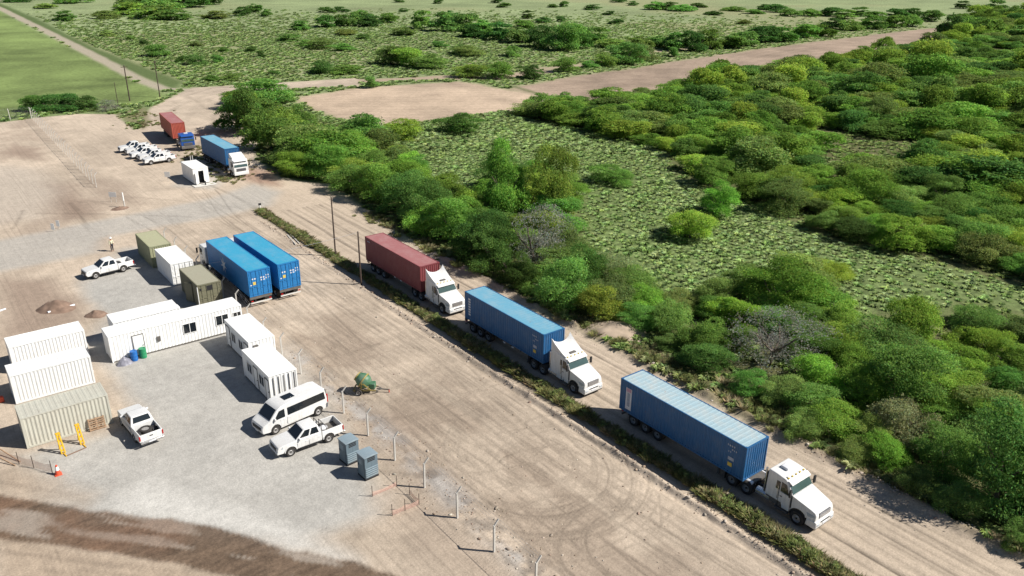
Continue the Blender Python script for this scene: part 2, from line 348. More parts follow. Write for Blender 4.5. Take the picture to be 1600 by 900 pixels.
# pale caliche spread and brown soil patches on the sand
for P, cc, so_, am in (
    (GP([(165, 790), (215, 752), (300, 775), (420, 812), (520, 850), (560, 880), (420, 838), (300, 818)]), (.55, .53, .49), 1.4, .95),
    (GP([(60, 285), (110, 290), (150, 340), (100, 345), (70, 320)]), (.24, .175, .135), 2.5, .75),
    (GP([(20, 225), (60, 232), (70, 250), (40, 248), (0, 240)]), (.27, .20, .155), 2.0, .7),
    (GP([(380, 262), (430, 265), (440, 290), (400, 285), (370, 275)]), (.30, .18, .13), 1.6, .7),
    (GP([(130, 275), (200, 285), (215, 320), (170, 312), (140, 300)]), (.27, .21, .165), 2.0, .6),
    (GP([(0, 440), (70, 440), (120, 470), (130, 500), (60, 520), (0, 530)]), (.27, .20, .155), 1.8, .75),
    (GP([(-80, 250), (60, 262), (90, 300), (60, 340), (0, 350), (-80, 360)]), (.46, .40, .335), 3.0, .7),
    (GP([(300, 250), (350, 285), (330, 298), (270, 292)]), (.44, .42, .38), 1.2, .6),
    (GP([(0, 735), (90, 745), (150, 765), (130, 790), (0, 765)]), (.36, .285, .215), 1.0, .6),
    (GP([(0, 830), (120, 850), (330, 893), (420, 925), (0, 930)]), (.40, .315, .235), .8, .8),
    (GP([(600, 770), (700, 810), (830, 905), (760, 930), (640, 860)]), (.285, .225, .175), 1.6, .55),
    (GP([(560, 640), (640, 650), (720, 740), (760, 800), (690, 800), (620, 720)]), (.29, .225, .175), 1.6, .45)):
    lay('', P, cc, so_, am, zone_it=False)
MUDP = GP([(-120, 752), (0, 772), (90, 782), (150, 792), (240, 806), (330, 824), (480, 858), (560, 878), (660, 912), (520, 915), (360, 905), (250, 880), (100, 850), (0, 836), (-120, 815)])
k = lay('muddy_track', MUDP, (.120, .080, .053), .22, .93, sand=.3, wob=1.2)
strk = fbm(X*.655-Y*.756, (X*.756+Y*.655)*6, 5, 90)
base = base*(1-(k*smooth(.06, .2, strk + .35*fbm(X, Y, 3, 91)))[:, None]*.75) + (k*smooth(.06, .2, strk + .35*fbm(X, Y, 3, 91)))[:, None]*.75*np.array([.36, .31, .26])
rb = k*smooth(.02, .2, fbm(X, Y, 6, 92)); base = base*(1-.45*rb[:, None]) + .45*rb[:, None]*np.array([.19, .105, .065])
wet += k*.5*smooth(.1, -.1, strk)
# vegetated verge between yard and haul road
VX = 39.7
band = np.exp(-((X-VX-.3*fbm(X, Y, 6, 95))/.75)**2)*smooth(-5, 5, Y)*smooth(114, 108, Y)
base = base*(1-.75*band[:, None]) + .75*band[:, None]*np.array([.13, .12, .06])
fg = np.exp(-((X-25.3-.5*fbm(X, Y, 6, 96))/1.0)**2)*smooth(24, 30, Y)*smooth(70, 62, Y)
fg2 = fg*smooth(-.06, .16, fbm(X, Y, 2.4, 97, 4)); base = base*(1-.7*fg2[:, None]) + .7*fg2[:, None]*np.array([.44, .42, .40])
fg3 = fg*smooth(.05, .2, fbm(X, Y, 1.3, 98, 4)); base = base*(1-.6*fg3[:, None]) + .6*fg3[:, None]*np.array([.19, .165, .145])
LW = GP([(205, 172), (228, 168), (235, 190), (222, 203), (205, 196), (182, 178)])
lay('', LW, (.20, .18, .10), .8, .85, zone_it=False, sand=0, grass=.4)

# relief
H = .05*fbm(X, Y, 7, 100)*(1+1.5*(1-sandm)) + .012*fbm(X, Y, .9, 101, 3)*sandm
H += (.15+.18*fbm(X, Y, 1.4, 102))*np.exp(-((X-38.15-.35*fbm(X, Y, 5, 103)-.25*fbm(X, Y, .9, 104, 2))/.24)**2)*smooth(0, 8, Y)*smooth(112, 100, Y)*(.6+.8*smooth(60, 45, Y))
H -= .10*np.exp(-((X-37.6)/.3)**2)*smooth(0, 8, Y)*smooth(80, 60, Y)
rr = np.exp(-((X-50.5-.5*fbm(X, Y, 4, 105))/.55)**2)*smooth(85, 75, Y)
H += rr*(.30+.9*fbm(X, Y, 1.6, 106, 4))
base = base*(1-.5*rr[:, None]) + .5*rr[:, None]*np.array([.30, .22, .165])
lump = smooth(51, 53, X)*smooth(100, 85, Y)*smooth(58, 54, X)
H += lump*.35*np.maximum(0, fbm(X, Y, 2.5, 107)+.1)
mudlump = k*.12*fbm(X, Y, 1.0, 108); H += mudlump

# tyre marks pressed into the sand
trk = np.zeros(len(X)); nearm = (X > -8) & (X < 56) & (Y > 2) & (Y < 130)
ni = np.where(nearm)[0]; xn, yn = X[ni], Y[ni]; tn = np.zeros(len(ni)); hn = np.zeros(len(ni))
def rut(P, wd, s, depth=.02):
    P = np.asarray(P, float); pad = 1.0
    m = np.where((xn > P[:, 0].min()-pad) & (xn < P[:, 0].max()+pad) & (yn > P[:, 1].min()-pad) & (yn < P[:, 1].max()+pad))[0]
    if not len(m): return
    d = segdist(xn[m], yn[m], P); e = np.exp(-(d/wd)**2)*(.75+.8*fbm(xn[m], yn[m], 2.2, 110))
    tn[m] = np.maximum(tn[m], e*s); hn[m] = np.minimum(hn[m], -1.7*depth*e); hn[m] += depth*1.0*np.exp(-((d-wd*1.9)/wd)**2)*s
def wline(x0, y0, y1, sl, amp, seed):
    ys = np.linspace(y0, y1, 14); r_ = np.random.default_rng(seed)
    ph = r_.uniform(0, 6.3); L_ = r_.uniform(18, 40)
    return np.stack([x0 + sl*(ys-y0) + amp*np.sin(ys*6.28/L_+ph), ys], -1)
for i, (x0, s, wd) in enumerate([(47.7, 1.0, .16), (47.15, .55, .16), (45.6, .7, .2), (45.1, .4, .25), (44.0, .4, .2), (42.9, .95, .19), (48.6, .35, .2), (41.9, .35, .2), (46.3, .3, .2)]):
    rut(wline(x0, 3, 108, .004, .10, 200+i), wd*.85, s*1.35, .05*s)
r_ = np.random.default_rng(5)
for i in range(60):
    x0 = r_.uniform(25.5, 37); y0 = r_.uniform(5, 85); ln = r_.uniform(12, 45)
    P = wline(x0, y0, y0+ln, r_.normal(-.0, .05), r_.uniform(.1, .7), 300+i); s = r_.uniform(.25, .75)
    rut(P, r_.uniform(.09, .15), s, .03*s); rut(P+[1.9, 0], r_.uniform(.09, .15), s, .03*s)
def arc(c, r, a0, a1): 
    a = np.linspace(R(a0), R(a1), 22); return np.stack([c[0]+r*np.cos(a), c[1]+r*np.sin(a)], -1)
for i, (px, py, r, a0, a1, s) in enumerate([(840, 735, 5.2, 180, 380, .8), (840, 735, 4.4, 190, 370, .6), (845, 740, 6.6, 200, 360, .7), (830, 720, 3.2, 150, 390, .6), (850, 735, 7.6, 215, 345, .6),
        (835, 730, 5.8, 185, 375, .5), (880, 720, 2.2, 60, 330, .5), (560, 540, 9, 200, 300, .5), (600, 560, 10.5, 200, 300, .5), (470, 470, 14, 230, 320, .45), (640, 500, 16, 200, 270, .5), (700, 560, 18, 190, 260, .5),
        (1000, 850, 3.5, 60, 200, .7), (980, 860, 4.4, 40, 190, .6), (900, 850, 5.0, 20, 140, .5)]):
    c = G(px, py); rut(arc(c, r, a0, a1), .12, s*1.25, .03*s); rut(arc(c, r+.28, a0+4, a1-6), .10, s*.9, .02*s); rut(arc(c, r+2.0, a0+8, a1-12), .11, s*.8, .02*s)
for i in range(26):
    a_ = r_.uniform(0, 360); c = G(r_.uniform(760, 930), r_.uniform(690, 790)); rut(arc(c, r_.uniform(2.5, 9), a_, a_+r_.uniform(50, 130)), .10, r_.uniform(.3, .6), .02)
for i in range(34):   # tracks over the pads on the left
    p = G(r_.uniform(-30, 420), r_.uniform(230, 360)); a_ = r_.normal(R(112), .35); ln = r_.uniform(8, 26); dx, dy = math.cos(a_), math.sin(a_)
    q = np.array([(p[0]+dx*t+math.sin(t*.15)*.6, p[1]+dy*t) for t in np.linspace(0, ln, 10)]); rut(q, .3, r_.uniform(.3, .6), .02)
for i in range(24):   # along the lower-left track
    p = G(r_.uniform(-30, 300), r_.uniform(740, 930)); a_ = R(-49)+r_.normal(0, .04); ln = r_.uniform(5, 14)
    q = np.array([(p[0]+math.cos(a_)*t, p[1]+math.sin(a_)*t) for t in np.linspace(0, ln, 8)]); rut(q, .14, r_.uniform(.3, .7), .03)
trk[ni] = tn*sandm[ni]; H[ni] += hn*sandm[ni]
# the far bend: broad tracks
for i, (L_, s) in enumerate([([(300, 235), (330, 205), (335, 180), (310, 160), (290, 150), (330, 138), (420, 132)], .5), ([(322, 232), (350, 200), (345, 175), (325, 155), (370, 142), (450, 134)], .5), ([(250, 200), (255, 180), (280, 165), (320, 150), (380, 140)], .4), ([(285, 200), (300, 178), (330, 165), (370, 152)], .35)]):
    d = segdist(X, Y, GP(L_)); trk = np.maximum(trk, s*np.exp(-(d/.7)**2)*sandm*(.6+1.2*fbm(X, Y, 5, 130)))
base *= (1-.56*np.clip(trk, 0, 1.4))[:, None]
base = np.clip(base, .01, .8)

# one material: colour from the surveyed ground cover, grain and relief procedural
m, n, b = mat_new('site_ground'); L = n.links
b.inputs['Specular IOR Level'].default_value = .15
va = N(n, 'ShaderNodeVertexColor', layer_name='cover'); hint = N(n, 'ShaderNodeVertexColor', layer_name='hint')
sp = N(n, 'ShaderNodeSeparateColor'); L.new(hint.outputs[0], sp.inputs[0])
geo = N(n, 'ShaderNodeNewGeometry')
def noise(scale, det, ro, vec=None):
    x = N(n, 'ShaderNodeTexNoise', i_Scale=scale, i_Detail=det, i_Roughness=ro); L.new(vec or geo.outputs['Position'], x.inputs['Vector']); return x.outputs['Fac']
def mrange(v, a, b_, c, d):
    x = N(n, 'ShaderNodeMapRange', i_From_Min=a, i_From_Max=b_, i_To_Min=c, i_To_Max=d); L.new(v, x.inputs['Value']); return x.outputs[0]
def math_(op, a, b_):
    x = N(n, 'ShaderNodeMath', operation=op)
    for i, v in enumerate((a, b_)):
        if isinstance(v, (int, float)): x.inputs[i].default_value = v
        else: L.new(v, x.inputs[i])
    return x.outputs[0]
f1 = mrange(noise(1.4, 8, .7), .3, .7, .86, 1.15)
mp = N(n, 'ShaderNodeMapping'); mp.inputs['Scale'].default_value = (2.6, .10, 1); L.new(geo.outputs['Position'], mp.inputs['Vector'])
stv = mrange(noise(1.0, 6, .62, mp.outputs[0]), .35, .68, .92, 1.05)
stm = N(n, 'ShaderNodeMix', data_type='FLOAT'); L.new(sp.outputs['Red'], stm.inputs[0]); stm.inputs[2].default_value = 1.0; L.new(stv, stm.inputs[3])
peb = mrange(noise(6.5, 4, .75), .35, .7, .86, 1.14)
gr = mrange(noise(.9, 7, .75), .36, .66, .52, 1.45)
gm = N(n, 'ShaderNodeMix', data_type='FLOAT'); L.new(sp.outputs['Green'], gm.inputs[0]); gm.inputs[2].default_value = 1.0; L.new(gr, gm.inputs[3])
# thin tyre lines along the road, and rings where trucks have turned
def wave(vec, scale, dist, dsc, typ):
    x = N(n, 'ShaderNodeTexWave', wave_type=typ, i_Scale=scale, i_Distortion=dist, i_Detail=3.0, i_Detail_Scale=dsc); L.new(vec, x.inputs['Vector'])
    if typ == 'RINGS': x.rings_direction = 'Z'
    return x.outputs['Fac']
ml = N(n, 'ShaderNodeMapping'); ml.inputs['Scale'].default_value = (1, .06, 1); L.new(geo.outputs['Position'], ml.inputs['Vector'])
lines = mrange(wave(ml.outputs[0], .42, 9.0, .5, 'BANDS'), .0, .22, 1.0, 0.0)
mk = N(n, 'ShaderNodeMapping'); mk.inputs['Scale'].default_value = (.5, .045, 1); L.new(geo.outputs['Position'], mk.inputs['Vector'])
lmask = mrange(noise(1.0, 4, .6, mk.outputs[0]), .47, .62, 0, 1)
lines2 = mrange(wave(ml.outputs[0], .95, 12.0, .4, 'BANDS'), .0, .25, 1.0, 0.0)
lmask2 = mrange(noise(1.7, 4, .6, mk.outputs[0]), .50, .62, 0, 1)
lsum = math_('MAXIMUM', math_('MULTIPLY', lines, lmask), math_('MULTIPLY', lines2, lmask2))
mr_ = N(n, 'ShaderNodeMapping'); mr_.inputs['Location'].default_value = (-32, -37.4, 0); L.new(geo.outputs['Position'], mr_.inputs['Vector'])
rings = math_('MULTIPLY', mrange(wave(mr_.outputs[0], .30, 14.0, .12, 'RINGS'), .0, .25, 1.0, 0.0), mrange(noise(.5, 3, .5), .50, .60, 0, .6))
ringm = math_('MULTIPLY', rings, hint.outputs['Alpha'])
ltot = math_('MAXIMUM', math_('MULTIPLY', lsum, math_('SUBTRACT', 1.0, math_('MULTIPLY', hint.outputs['Alpha'], .6))), ringm)
lfac = math_('SUBTRACT', 1.0, math_('MULTIPLY', math_('MULTIPLY', ltot, sp.outputs['Red']), .13))
speck = mrange(noise(11.0, 5, .8), .3, .72, .80, 1.16)
peb = math_('MULTIPLY', math_('MULTIPLY', peb, lfac), speck)
mm = N(n, 'ShaderNodeMapping'); mm.inputs['Rotation'].default_value = (0, 0, R(49)); mm.inputs['Scale'].default_value = (.4, 1.5, 1); L.new(geo.outputs['Position'], mm.inputs['Vector'])
mudv = N(n, 'ShaderNodeMix', data_type='FLOAT'); L.new(mrange(sp.outputs['Blue'], .02, .2, 0, 1), mudv.inputs[0]); mudv.inputs[2].default_value = 1.0
L.new(math_('MULTIPLY', mrange(noise(1.0, 8, .7, mm.outputs[0]), .36, .64, .75, 1.3), mrange(noise(3.5, 6, .75), .35, .68, .8, 1.2)), mudv.inputs[3])
peb = math_('MULTIPLY', peb, mudv.outputs[0])
tot = math_('MULTIPLY', math_('MULTIPLY', f1, stm.outputs[0]), math_('MULTIPLY', peb, gm.outputs[0]))
vm = N(n, 'ShaderNodeVectorMath', operation='SCALE'); L.new(va.outputs[0], vm.inputs[0]); L.new(tot, vm.inputs['Scale'])
L.new(vm.outputs[0], b.inputs['Base Color'])
L.new(mrange(sp.outputs['Blue'], 0, 1, .95, .35), b.inputs['Roughness'])
bp = N(n, 'ShaderNodeBump', i_Strength=.55, i_Distance=.08)
L.new(math_('ADD', noise(3.0, 8, .7), math_('MULTIPLY', noise(1.0, 5, .6, mp.outputs[0]), .25)), bp.inputs['Height']); L.new(bp.outputs[0], b.inputs['Normal'])
M['ground'] = m

nx, ny = len(gx), len(gy)
ii, jj = np.meshgrid(np.arange(nx-1), np.arange(ny-1)); q0 = (jj*nx+ii).ravel()
quads = np.stack([q0, q0+1, q0+nx+1, q0+nx], -1)
zq = zone[q0]
hintc = np.stack([sandm, grassm, np.clip(wet, 0, 1), smooth(10.5, 6, np.hypot(X-32, Y-37.4))*smooth(38, 37, X)], -1)
cover = np.concatenate([base, np.ones((len(X), 1))], 1)
for zi, nm in enumerate(ZN):
    Q = quads[zq == zi]
    if not len(Q): continue
    ids, inv = np.unique(Q, return_inverse=True); inv = inv.reshape(-1, 4)
    me = bpy.data.meshes.new(nm); nv, nf = len(ids), len(inv)
    me.vertices.add(nv); me.loops.add(nf*4); me.polygons.add(nf)
    me.vertices.foreach_set('co', np.stack([X[ids], Y[ids], H[ids]], -1).astype(np.float32).ravel())
    me.loops.foreach_set('vertex_index', inv.astype(np.int32).ravel())
    me.polygons.foreach_set('loop_start', np.arange(0, nf*4, 4, dtype=np.int32)); me.polygons.foreach_set('use_smooth', np.ones(nf, bool))
    me.update(calc_edges=True)
    for an, ar in (('cover', cover), ('hint', hintc)):
        at = me.color_attributes.new(an, 'FLOAT_COLOR', 'POINT'); at.data.foreach_set('color', ar[ids].astype(np.float32).ravel())
    me.materials.append(M['ground'])
    o = bpy.data.objects.new(nm, me); COL.objects.link(o); o['kind'] = 'structure'

from bisect import bisect
Hg = H.reshape(ny, nx); SD = {}
def zat(x, y):
    i = min(max(int(np.searchsorted(gx, x))-1, 0), nx-2); j = min(max(int(np.searchsorted(gy, y))-1, 0), ny-2)
    u = (x-gx[i])/(gx[i+1]-gx[i]); v = (y-gy[j])/(gy[j+1]-gy[j])
    return float(Hg[j, i]*(1-u)*(1-v)+Hg[j, i+1]*u*(1-v)+Hg[j+1, i]*(1-u)*v+Hg[j+1, i+1]*u*v)
def zats(x, y):
    i = np.clip(np.searchsorted(gx, x)-1, 0, nx-2); j = np.clip(np.searchsorted(gy, y)-1, 0, ny-2)
    return Hg[j, i]
# ------------------------------------------------------------------ vegetation
def leaf_mat(name, trans=.35):
    m = bpy.data.materials.new(name); m.use_nodes = True; n = m.node_tree; n.nodes.clear(); L = n.links
    out = N(n, 'ShaderNodeOutputMaterial'); at = N(n, 'ShaderNodeVertexColor', layer_name='tint'); oi = N(n, 'ShaderNodeObjectInfo')
    hs = N(n, 'ShaderNodeHueSaturation')
    r1 = N(n, 'ShaderNodeMapRange', i_To_Min=.488, i_To_Max=.512); L.new(oi.outputs['Random'], r1.inputs['Value']); L.new(r1.outputs[0], hs.inputs['Hue'])
    mu = N(n, 'ShaderNodeMath', operation='MULTIPLY', ); mu.inputs[1].default_value = 7.31; L.new(oi.outputs['Random'], mu.inputs[0])
    fr = N(n, 'ShaderNodeMath', operation='FRACT'); L.new(mu.outputs[0], fr.inputs[0])
    r2 = N(n, 'ShaderNodeMapRange', i_To_Min=.72, i_To_Max=1.25); L.new(fr.outputs[0], r2.inputs['Value']); L.new(r2.outputs[0], hs.inputs['Value'])
    mx = N(n, 'ShaderNodeMix', data_type='RGBA', blend_type='MULTIPLY'); mx.inputs[0].default_value = 1; L.new(at.outputs[0], mx.inputs[6]); L.new(oi.outputs['Color'], mx.inputs[7])
    L.new(mx.outputs[2], hs.inputs['Color'])
    df = N(n, 'ShaderNodeBsdfDiffuse'); tr = N(n, 'ShaderNodeBsdfTranslucent'); ms = N(n, 'ShaderNodeMixShader'); ms.inputs[0].default_value = trans
    L.new(hs.outputs[0], df.inputs[0]); L.new(hs.outputs[0], tr.inputs[0]); L.new(df.outputs[0], ms.inputs[1]); L.new(tr.outputs[0], ms.inputs[2]); L.new(ms.outputs[0], out.inputs[0])
    return m
M['leaf'] = leaf_mat('foliage', .48); M['grass'] = leaf_mat('dry_tussock_grass', .35); M['twig'] = leaf_mat('bare_twigs', .0)
def raw_mesh(name, V, F, mat, tint=None, smooth_=False):
    me = bpy.data.meshes.new(name); k = F.shape[1]; nf = len(F)
    me.vertices.add(len(V)); me.loops.add(nf*k); me.polygons.add(nf)
    me.vertices.foreach_set('co', np.asarray(V, np.float32).ravel()); me.loops.foreach_set('vertex_index', F.astype(np.int32).ravel())
    me.polygons.foreach_set('loop_start', np.arange(0, nf*k, k, dtype=np.int32)); me.update(calc_edges=True)
    if tint is not None:
        at = me.color_attributes.new('tint', 'FLOAT_COLOR', 'POINT')
        at.data.foreach_set('color', np.concatenate([tint, np.ones((len(V), 1))], 1).astype(np.float32).ravel())
    me.materials.append(mat); return me
def unit(v): return v/np.linalg.norm(v, axis=-1, keepdims=True)
def crown(seed, n, size, nlobes=9, spread=.30, flat=.8, holes=.32, tintv=.35, wisp=.22):
    """crown about 1 m wide and 1 m tall, feathery leaf sprays through many small overlapping lobes"""
    r = np.random.default_rng(seed); C = []; Rr = []
    lean = r.normal(0, .05, 2)
    for i in range(nlobes*2):
        a = r.uniform(0, 6.283); q = (spread+.08)*math.sqrt(r.uniform(.0, 1)); h = r.uniform(.30, .86) - .9*q*q*2.0
        rad = r.uniform(.085, .19)
        C.append((q*math.cos(a)+lean[0]*h*2, q*math.sin(a)+lean[1]*h*2, max(h, .16))); Rr.append((rad*r.uniform(1.0, 1.5), rad*r.uniform(1.0, 1.5), rad*flat*r.uniform(.8, 1.2)))
    for i in range(8):   # skirt of low branches
        a = 6.283*i/8 + r.uniform(-.5, .5); q = r.uniform(.20, .36); rad = r.uniform(.09, .16)
        C.append((q*math.cos(a), q*math.sin(a), r.uniform(.10, .28))); Rr.append((rad*1.2, rad*1.2, rad))
    C = np.array(C); Rr = np.array(Rr); wt = (Rr[:, 0]*Rr[:, 1]); wt /= wt.sum()
    k = r.choice(len(C), n*3, p=wt); d = unit(r.normal(size=(n*3, 3))); d[:, 2] = np.where(d[:, 2] < -.35, -d[:, 2], d[:, 2])
    rad = .62 + .48*r.uniform(size=n*3)**.8 + wisp*np.maximum(0, r.normal(size=n*3))
    P = C[k] + d*Rr[k]*rad[:, None]
    keep = np.ones(len(P), bool)
    for j in range(len(C)):
        q = (((P-C[j])/Rr[j])**2).sum(1); keep &= ~((q < .42) & (k != j))
    hole = fbm(P[:, 0]*1.0+P[:, 2]*1.7, P[:, 1]+P[:, 2]*.9, .10, seed+3, 2); keep &= hole > (-.5+holes)
    keep &= P[:, 2] > .02
    P = P[keep][:n]; d = d[keep][:n]; k = k[keep][:n]; n = len(P)
    dn = d + np.array([0, 0, .35])
    nn = unit(dn + r.normal(size=(n, 3))*1.25); t = unit(np.cross(nn, r.normal(size=(n, 3)))); bt = np.cross(nn, t)
    s = size*r.uniform(.55, 1.35, n)[:, None]
    V = np.stack([P-t*s*.9, P+bt*s*.42+t*s*.1, P+t*s*1.1, P-bt*s*.42+t*s*.1], 1).reshape(-1, 3)
    F = np.arange(4*n).reshape(n, 4)
    lt = (r.uniform(.78, 1.22, len(C)))[k]*(1+tintv*(r.uniform(size=n)-.5)*2)
    tint = np.stack([lt*(1+.12*r.normal(size=n)), lt, lt*(1+.15*r.normal(size=n))], -1).clip(.1, 2)
    return raw_mesh('crown', V, F, M['leaf'], np.repeat(tint, 4, 0))
def trunk(seed):
    r = random.Random(seed); mb = MB()
    base_ = Vector((0, 0, -.03)); top = Vector((r.uniform(-.05, .05), r.uniform(-.05, .05), .26)); mb.tube(base_, top, .035, .026, 6)
    for i in range(5):
        a = 6.283*i/5 + r.uniform(-.4, .4); p = top + Vector((math.cos(a)*.17, math.sin(a)*.17, r.uniform(.10, .22))); mb.tube(top-Vector((0, 0, .02)), p, .019, .011, 5)
        for j in range(2):
            b_ = a + r.uniform(-.7, .7); mb.tube(p, p+Vector((math.cos(b_)*.13, math.sin(b_)*.13, r.uniform(.08, .2))), .011, .004, 4)
    return mb.mesh('trunk', M['bark'])
def bare_crown(seed):
    r = np.random.default_rng(seed); mb = MB(); tips = []
    def grow(p, d, ln, rad, lv):
        q = p + d*ln; mb.tube(p, q, rad, rad*.6, 4 if lv < 2 else 3)
        if lv == 4: return
        for i in range(4 if lv < 3 else 5):
            nd = Vector(d + Vector(r.normal(size=3)*.62)); nd.z += .08; nd.normalize()
            st = p + d*ln*r.uniform(.45, 1.0); grow(st, nd, ln*r.uniform(.55, .8), rad*.5, lv+1)
    for i in range(6):
        a = 6.283*i/6 + r.uniform(-.3, .3); grow(Vector((0, 0, .1)), Vector((math.cos(a)*.75, math.sin(a)*.75, .85)).normalized(), .30, .0085, 1)
    V = np.array(mb.v); V[:, :2] *= .62; V[:, 2] = V[:, 2]*.85
    me = bpy.data.meshes.new('twig_crown'); me.from_pydata([tuple(p) for p in V], [], mb.f); me.update()
    at = me.color_attributes.new('tint', 'FLOAT_COLOR', 'POINT'); c = np.ones((len(V), 4)); c[:, :3] = r.uniform(.75, 1.3, (len(V), 1)); at.data.foreach_set('color', c.astype(np.float32).ravel())
    me.materials.append(M['twig']); return me
FINE = [crown(20+i, 25000, .0148, nlobes=[9, 12, 7, 11, 8, 14, 10, 9][i], spread=[.30, .34, .26, .36, .28, .38, .30, .34][i], flat=[.8, .7, .95, .65, .85, .6, .8, .7][i]) for i in range(8)]
MID = [crown(60+i, 10500, .0255, nlobes=[9, 12, 7, 11, 10, 8][i], spread=[.30, .35, .26, .36, .32, .28][i], flat=[.8, .65, .95, .62, .7, .85][i]) for i in range(6)]
LOW = [crown(80+i, 4500, .043, nlobes=[8, 10, 7, 9][i], spread=[.30, .36, .28, .33][i], flat=[.8, .62, .9, .7][i]) for i in range(4)]
BARE = [bare_crown(90+i) for i in range(2)]
TRUNK = [trunk(i) for i in range(4)]
GREEN = {'bright': (.232, .395, .070), 'lime': (.315, .445, .072), 'mid': (.190, .345, .078), 'dark': (.110, .220, .053), 'olive': (.245, .345, .095), 'grey': (.285, .350, .150), 'bare': (.32, .31, .275)}
def tree(name, label, x, y, w_, h_, kind='mid', group=None, lod=None, cat=None, rz=None, wy=None):
    h_ *= 1.3 if name == 'tree' else 1.12
    d = math.hypot(x, y); r = random.Random(int(x*131+y*37))
    rz = r.uniform(0, 6.283) if rz is None else rz
    o = thing(name, label, cat or ('tree' if name.endswith('tree') else 'bush'), (x, y, zat(x, y)-.02), rz, group)
    an = r.uniform(.78, 1.22); sc_ = (w_*an, wy or w_/an, h_)
    if kind == 'bare': me = BARE[r.randrange(2)]; col = GREEN['bare']
    else:
        lib = FINE if d < 150 else MID if d < 330 else LOW
        me = lib[r.randrange(len(lib))]; col = GREEN[kind]
    c = inst('crown', me, o, scale=sc_, rot=(r.gauss(0, .07), r.gauss(0, .07), 0)); j = [r.uniform(.92, 1.08) for _ in range(3)]; c.color = (col[0]*j[0], col[1]*j[1], col[2]*j[2], 1)
    if kind == 'bare':
        c2 = inst('leaf_spray', MID[1], o, scale=(sc_[0]*.92, sc_[1]*.92, sc_[2]*.9)); c2.color = (.30, .31, .25, 1)
        c2.data = SPARSE
    inst('trunk', TRUNK[r.randrange(4)], o, scale=(w_*.8, w_*.8, h_*.9))
    return o
SPARSE = crown(333, 6500, .011, nlobes=12, spread=.32, flat=.8, holes=.42)
PLACED = []
def pxtree(name, label, px, py, wpx, hpx, kind, group=None):
    x, y = G(px, py); dep = float(to_px((x, y, 0))[2]); w_ = wpx*dep/FPX
    f = np.array([x, y])/math.hypot(x, y); x, y = x+f[0]*w_*.33, y+f[1]*w_*.33
    PLACED.append((x, y, w_*.5))
    return tree(name, label, x, y, w_, hpx*dep/FPX/math.cos(PITCH)*.93, kind, group)

KL = {'mid': 'mid-green bush in the dense scrub on the %s', 'bright': 'fresh bright green bush in the dense scrub on the %s', 'lime': 'yellow-green bush in the dense scrub on the %s', 'dark': 'dark green bush in the dense scrub on the %s', 'olive': 'olive green bush in the dense scrub on the %s', 'grey': 'greyish green bush in the dense scrub on the %s'}
# trees and shrubs that stand out
UNIQ = [
 ('tree', 'tall bright green tree behind the grey leafless tree beside the haul road', 793, 358, 96, 118, 'bright'),
 ('tree', 'bright green upright tree directly right of the grey leafless tree', 870, 356, 84, 104, 'bright'),
 ('bare_tree', 'large grey-brown leafless tree beside the haul road near the maroon container', 834, 432, 118, 118, 'bare'),
 ('bare_tree', 'smoky grey leafless tree above the nearest truck among green bushes', 1198, 592, 150, 100, 'bare'),
 ('bush', 'isolated lime green bush in the open tussock pasture', 1077, 380, 86, 52, 'lime'),
 ('bush', 'small dark bush with pale top at the upper side of the tussock pasture', 962, 292, 66, 30, 'mid'),
 ('bush', 'rounded bush above and right of the isolated lime bush in the pasture', 1118, 342, 66, 52, 'bright'),
 ('bush', 'round bright green bush just below the ploughed field edge', 628, 222, 58, 30, 'lime'),
 ('bush', 'low dark bush below the right part of the ploughed field', 722, 212, 60, 30, 'mid'),
 ('tree', 'dark green tree at the bend where the row of trees begins', 396, 212, 60, 66, 'dark'),
 ('bush', 'bright green bush beside the sandy spoil heap', 935, 505, 84, 62, 'lime'),
 ('bush', 'dense green bush beside the road left of the sandy spoil heap', 888, 492, 90, 86, 'mid'),
 ('bush', 'bright yellow-green round bush on the near side of the tussock pasture', 1150, 520, 90, 46, 'lime'),
 ('tree', 'tall yellow-green tree standing at the right end of the tussock pasture', 1415, 548, 84, 84, 'lime'),
 ('tree', 'broad dark-sided tree right of the grey leafless tree', 1390, 640, 130, 90, 'mid'),
 ('tree', 'large dark green tree at the right edge above the road shadow', 1545, 815, 150, 150, 'mid'),
 ('bush', 'small round bush alone on the bare strip between track and ploughed field', 582, 138, 26, 18, 'mid'),
 ('bush', 'round bush casting a shadow at the top edge of the ploughed strip', 883, 114, 38, 21, 'mid'),
 ('bush', 'round bush left of the one shading the ploughed strip', 830, 125, 38, 21, 'dark'),
 ('bush', 'round bush standing at the far edge of the ploughed strip', 1052, 89, 22, 15, 'mid'),
 ('tree', 'tall dark tree at the far right end of the ploughed strip', 1478, 62, 40, 36, 'dark'),
]
for nm, lb, px, py, wp, hp, kd in UNIQ: pxtree(nm, lb, px, py, wp, hp, kd)
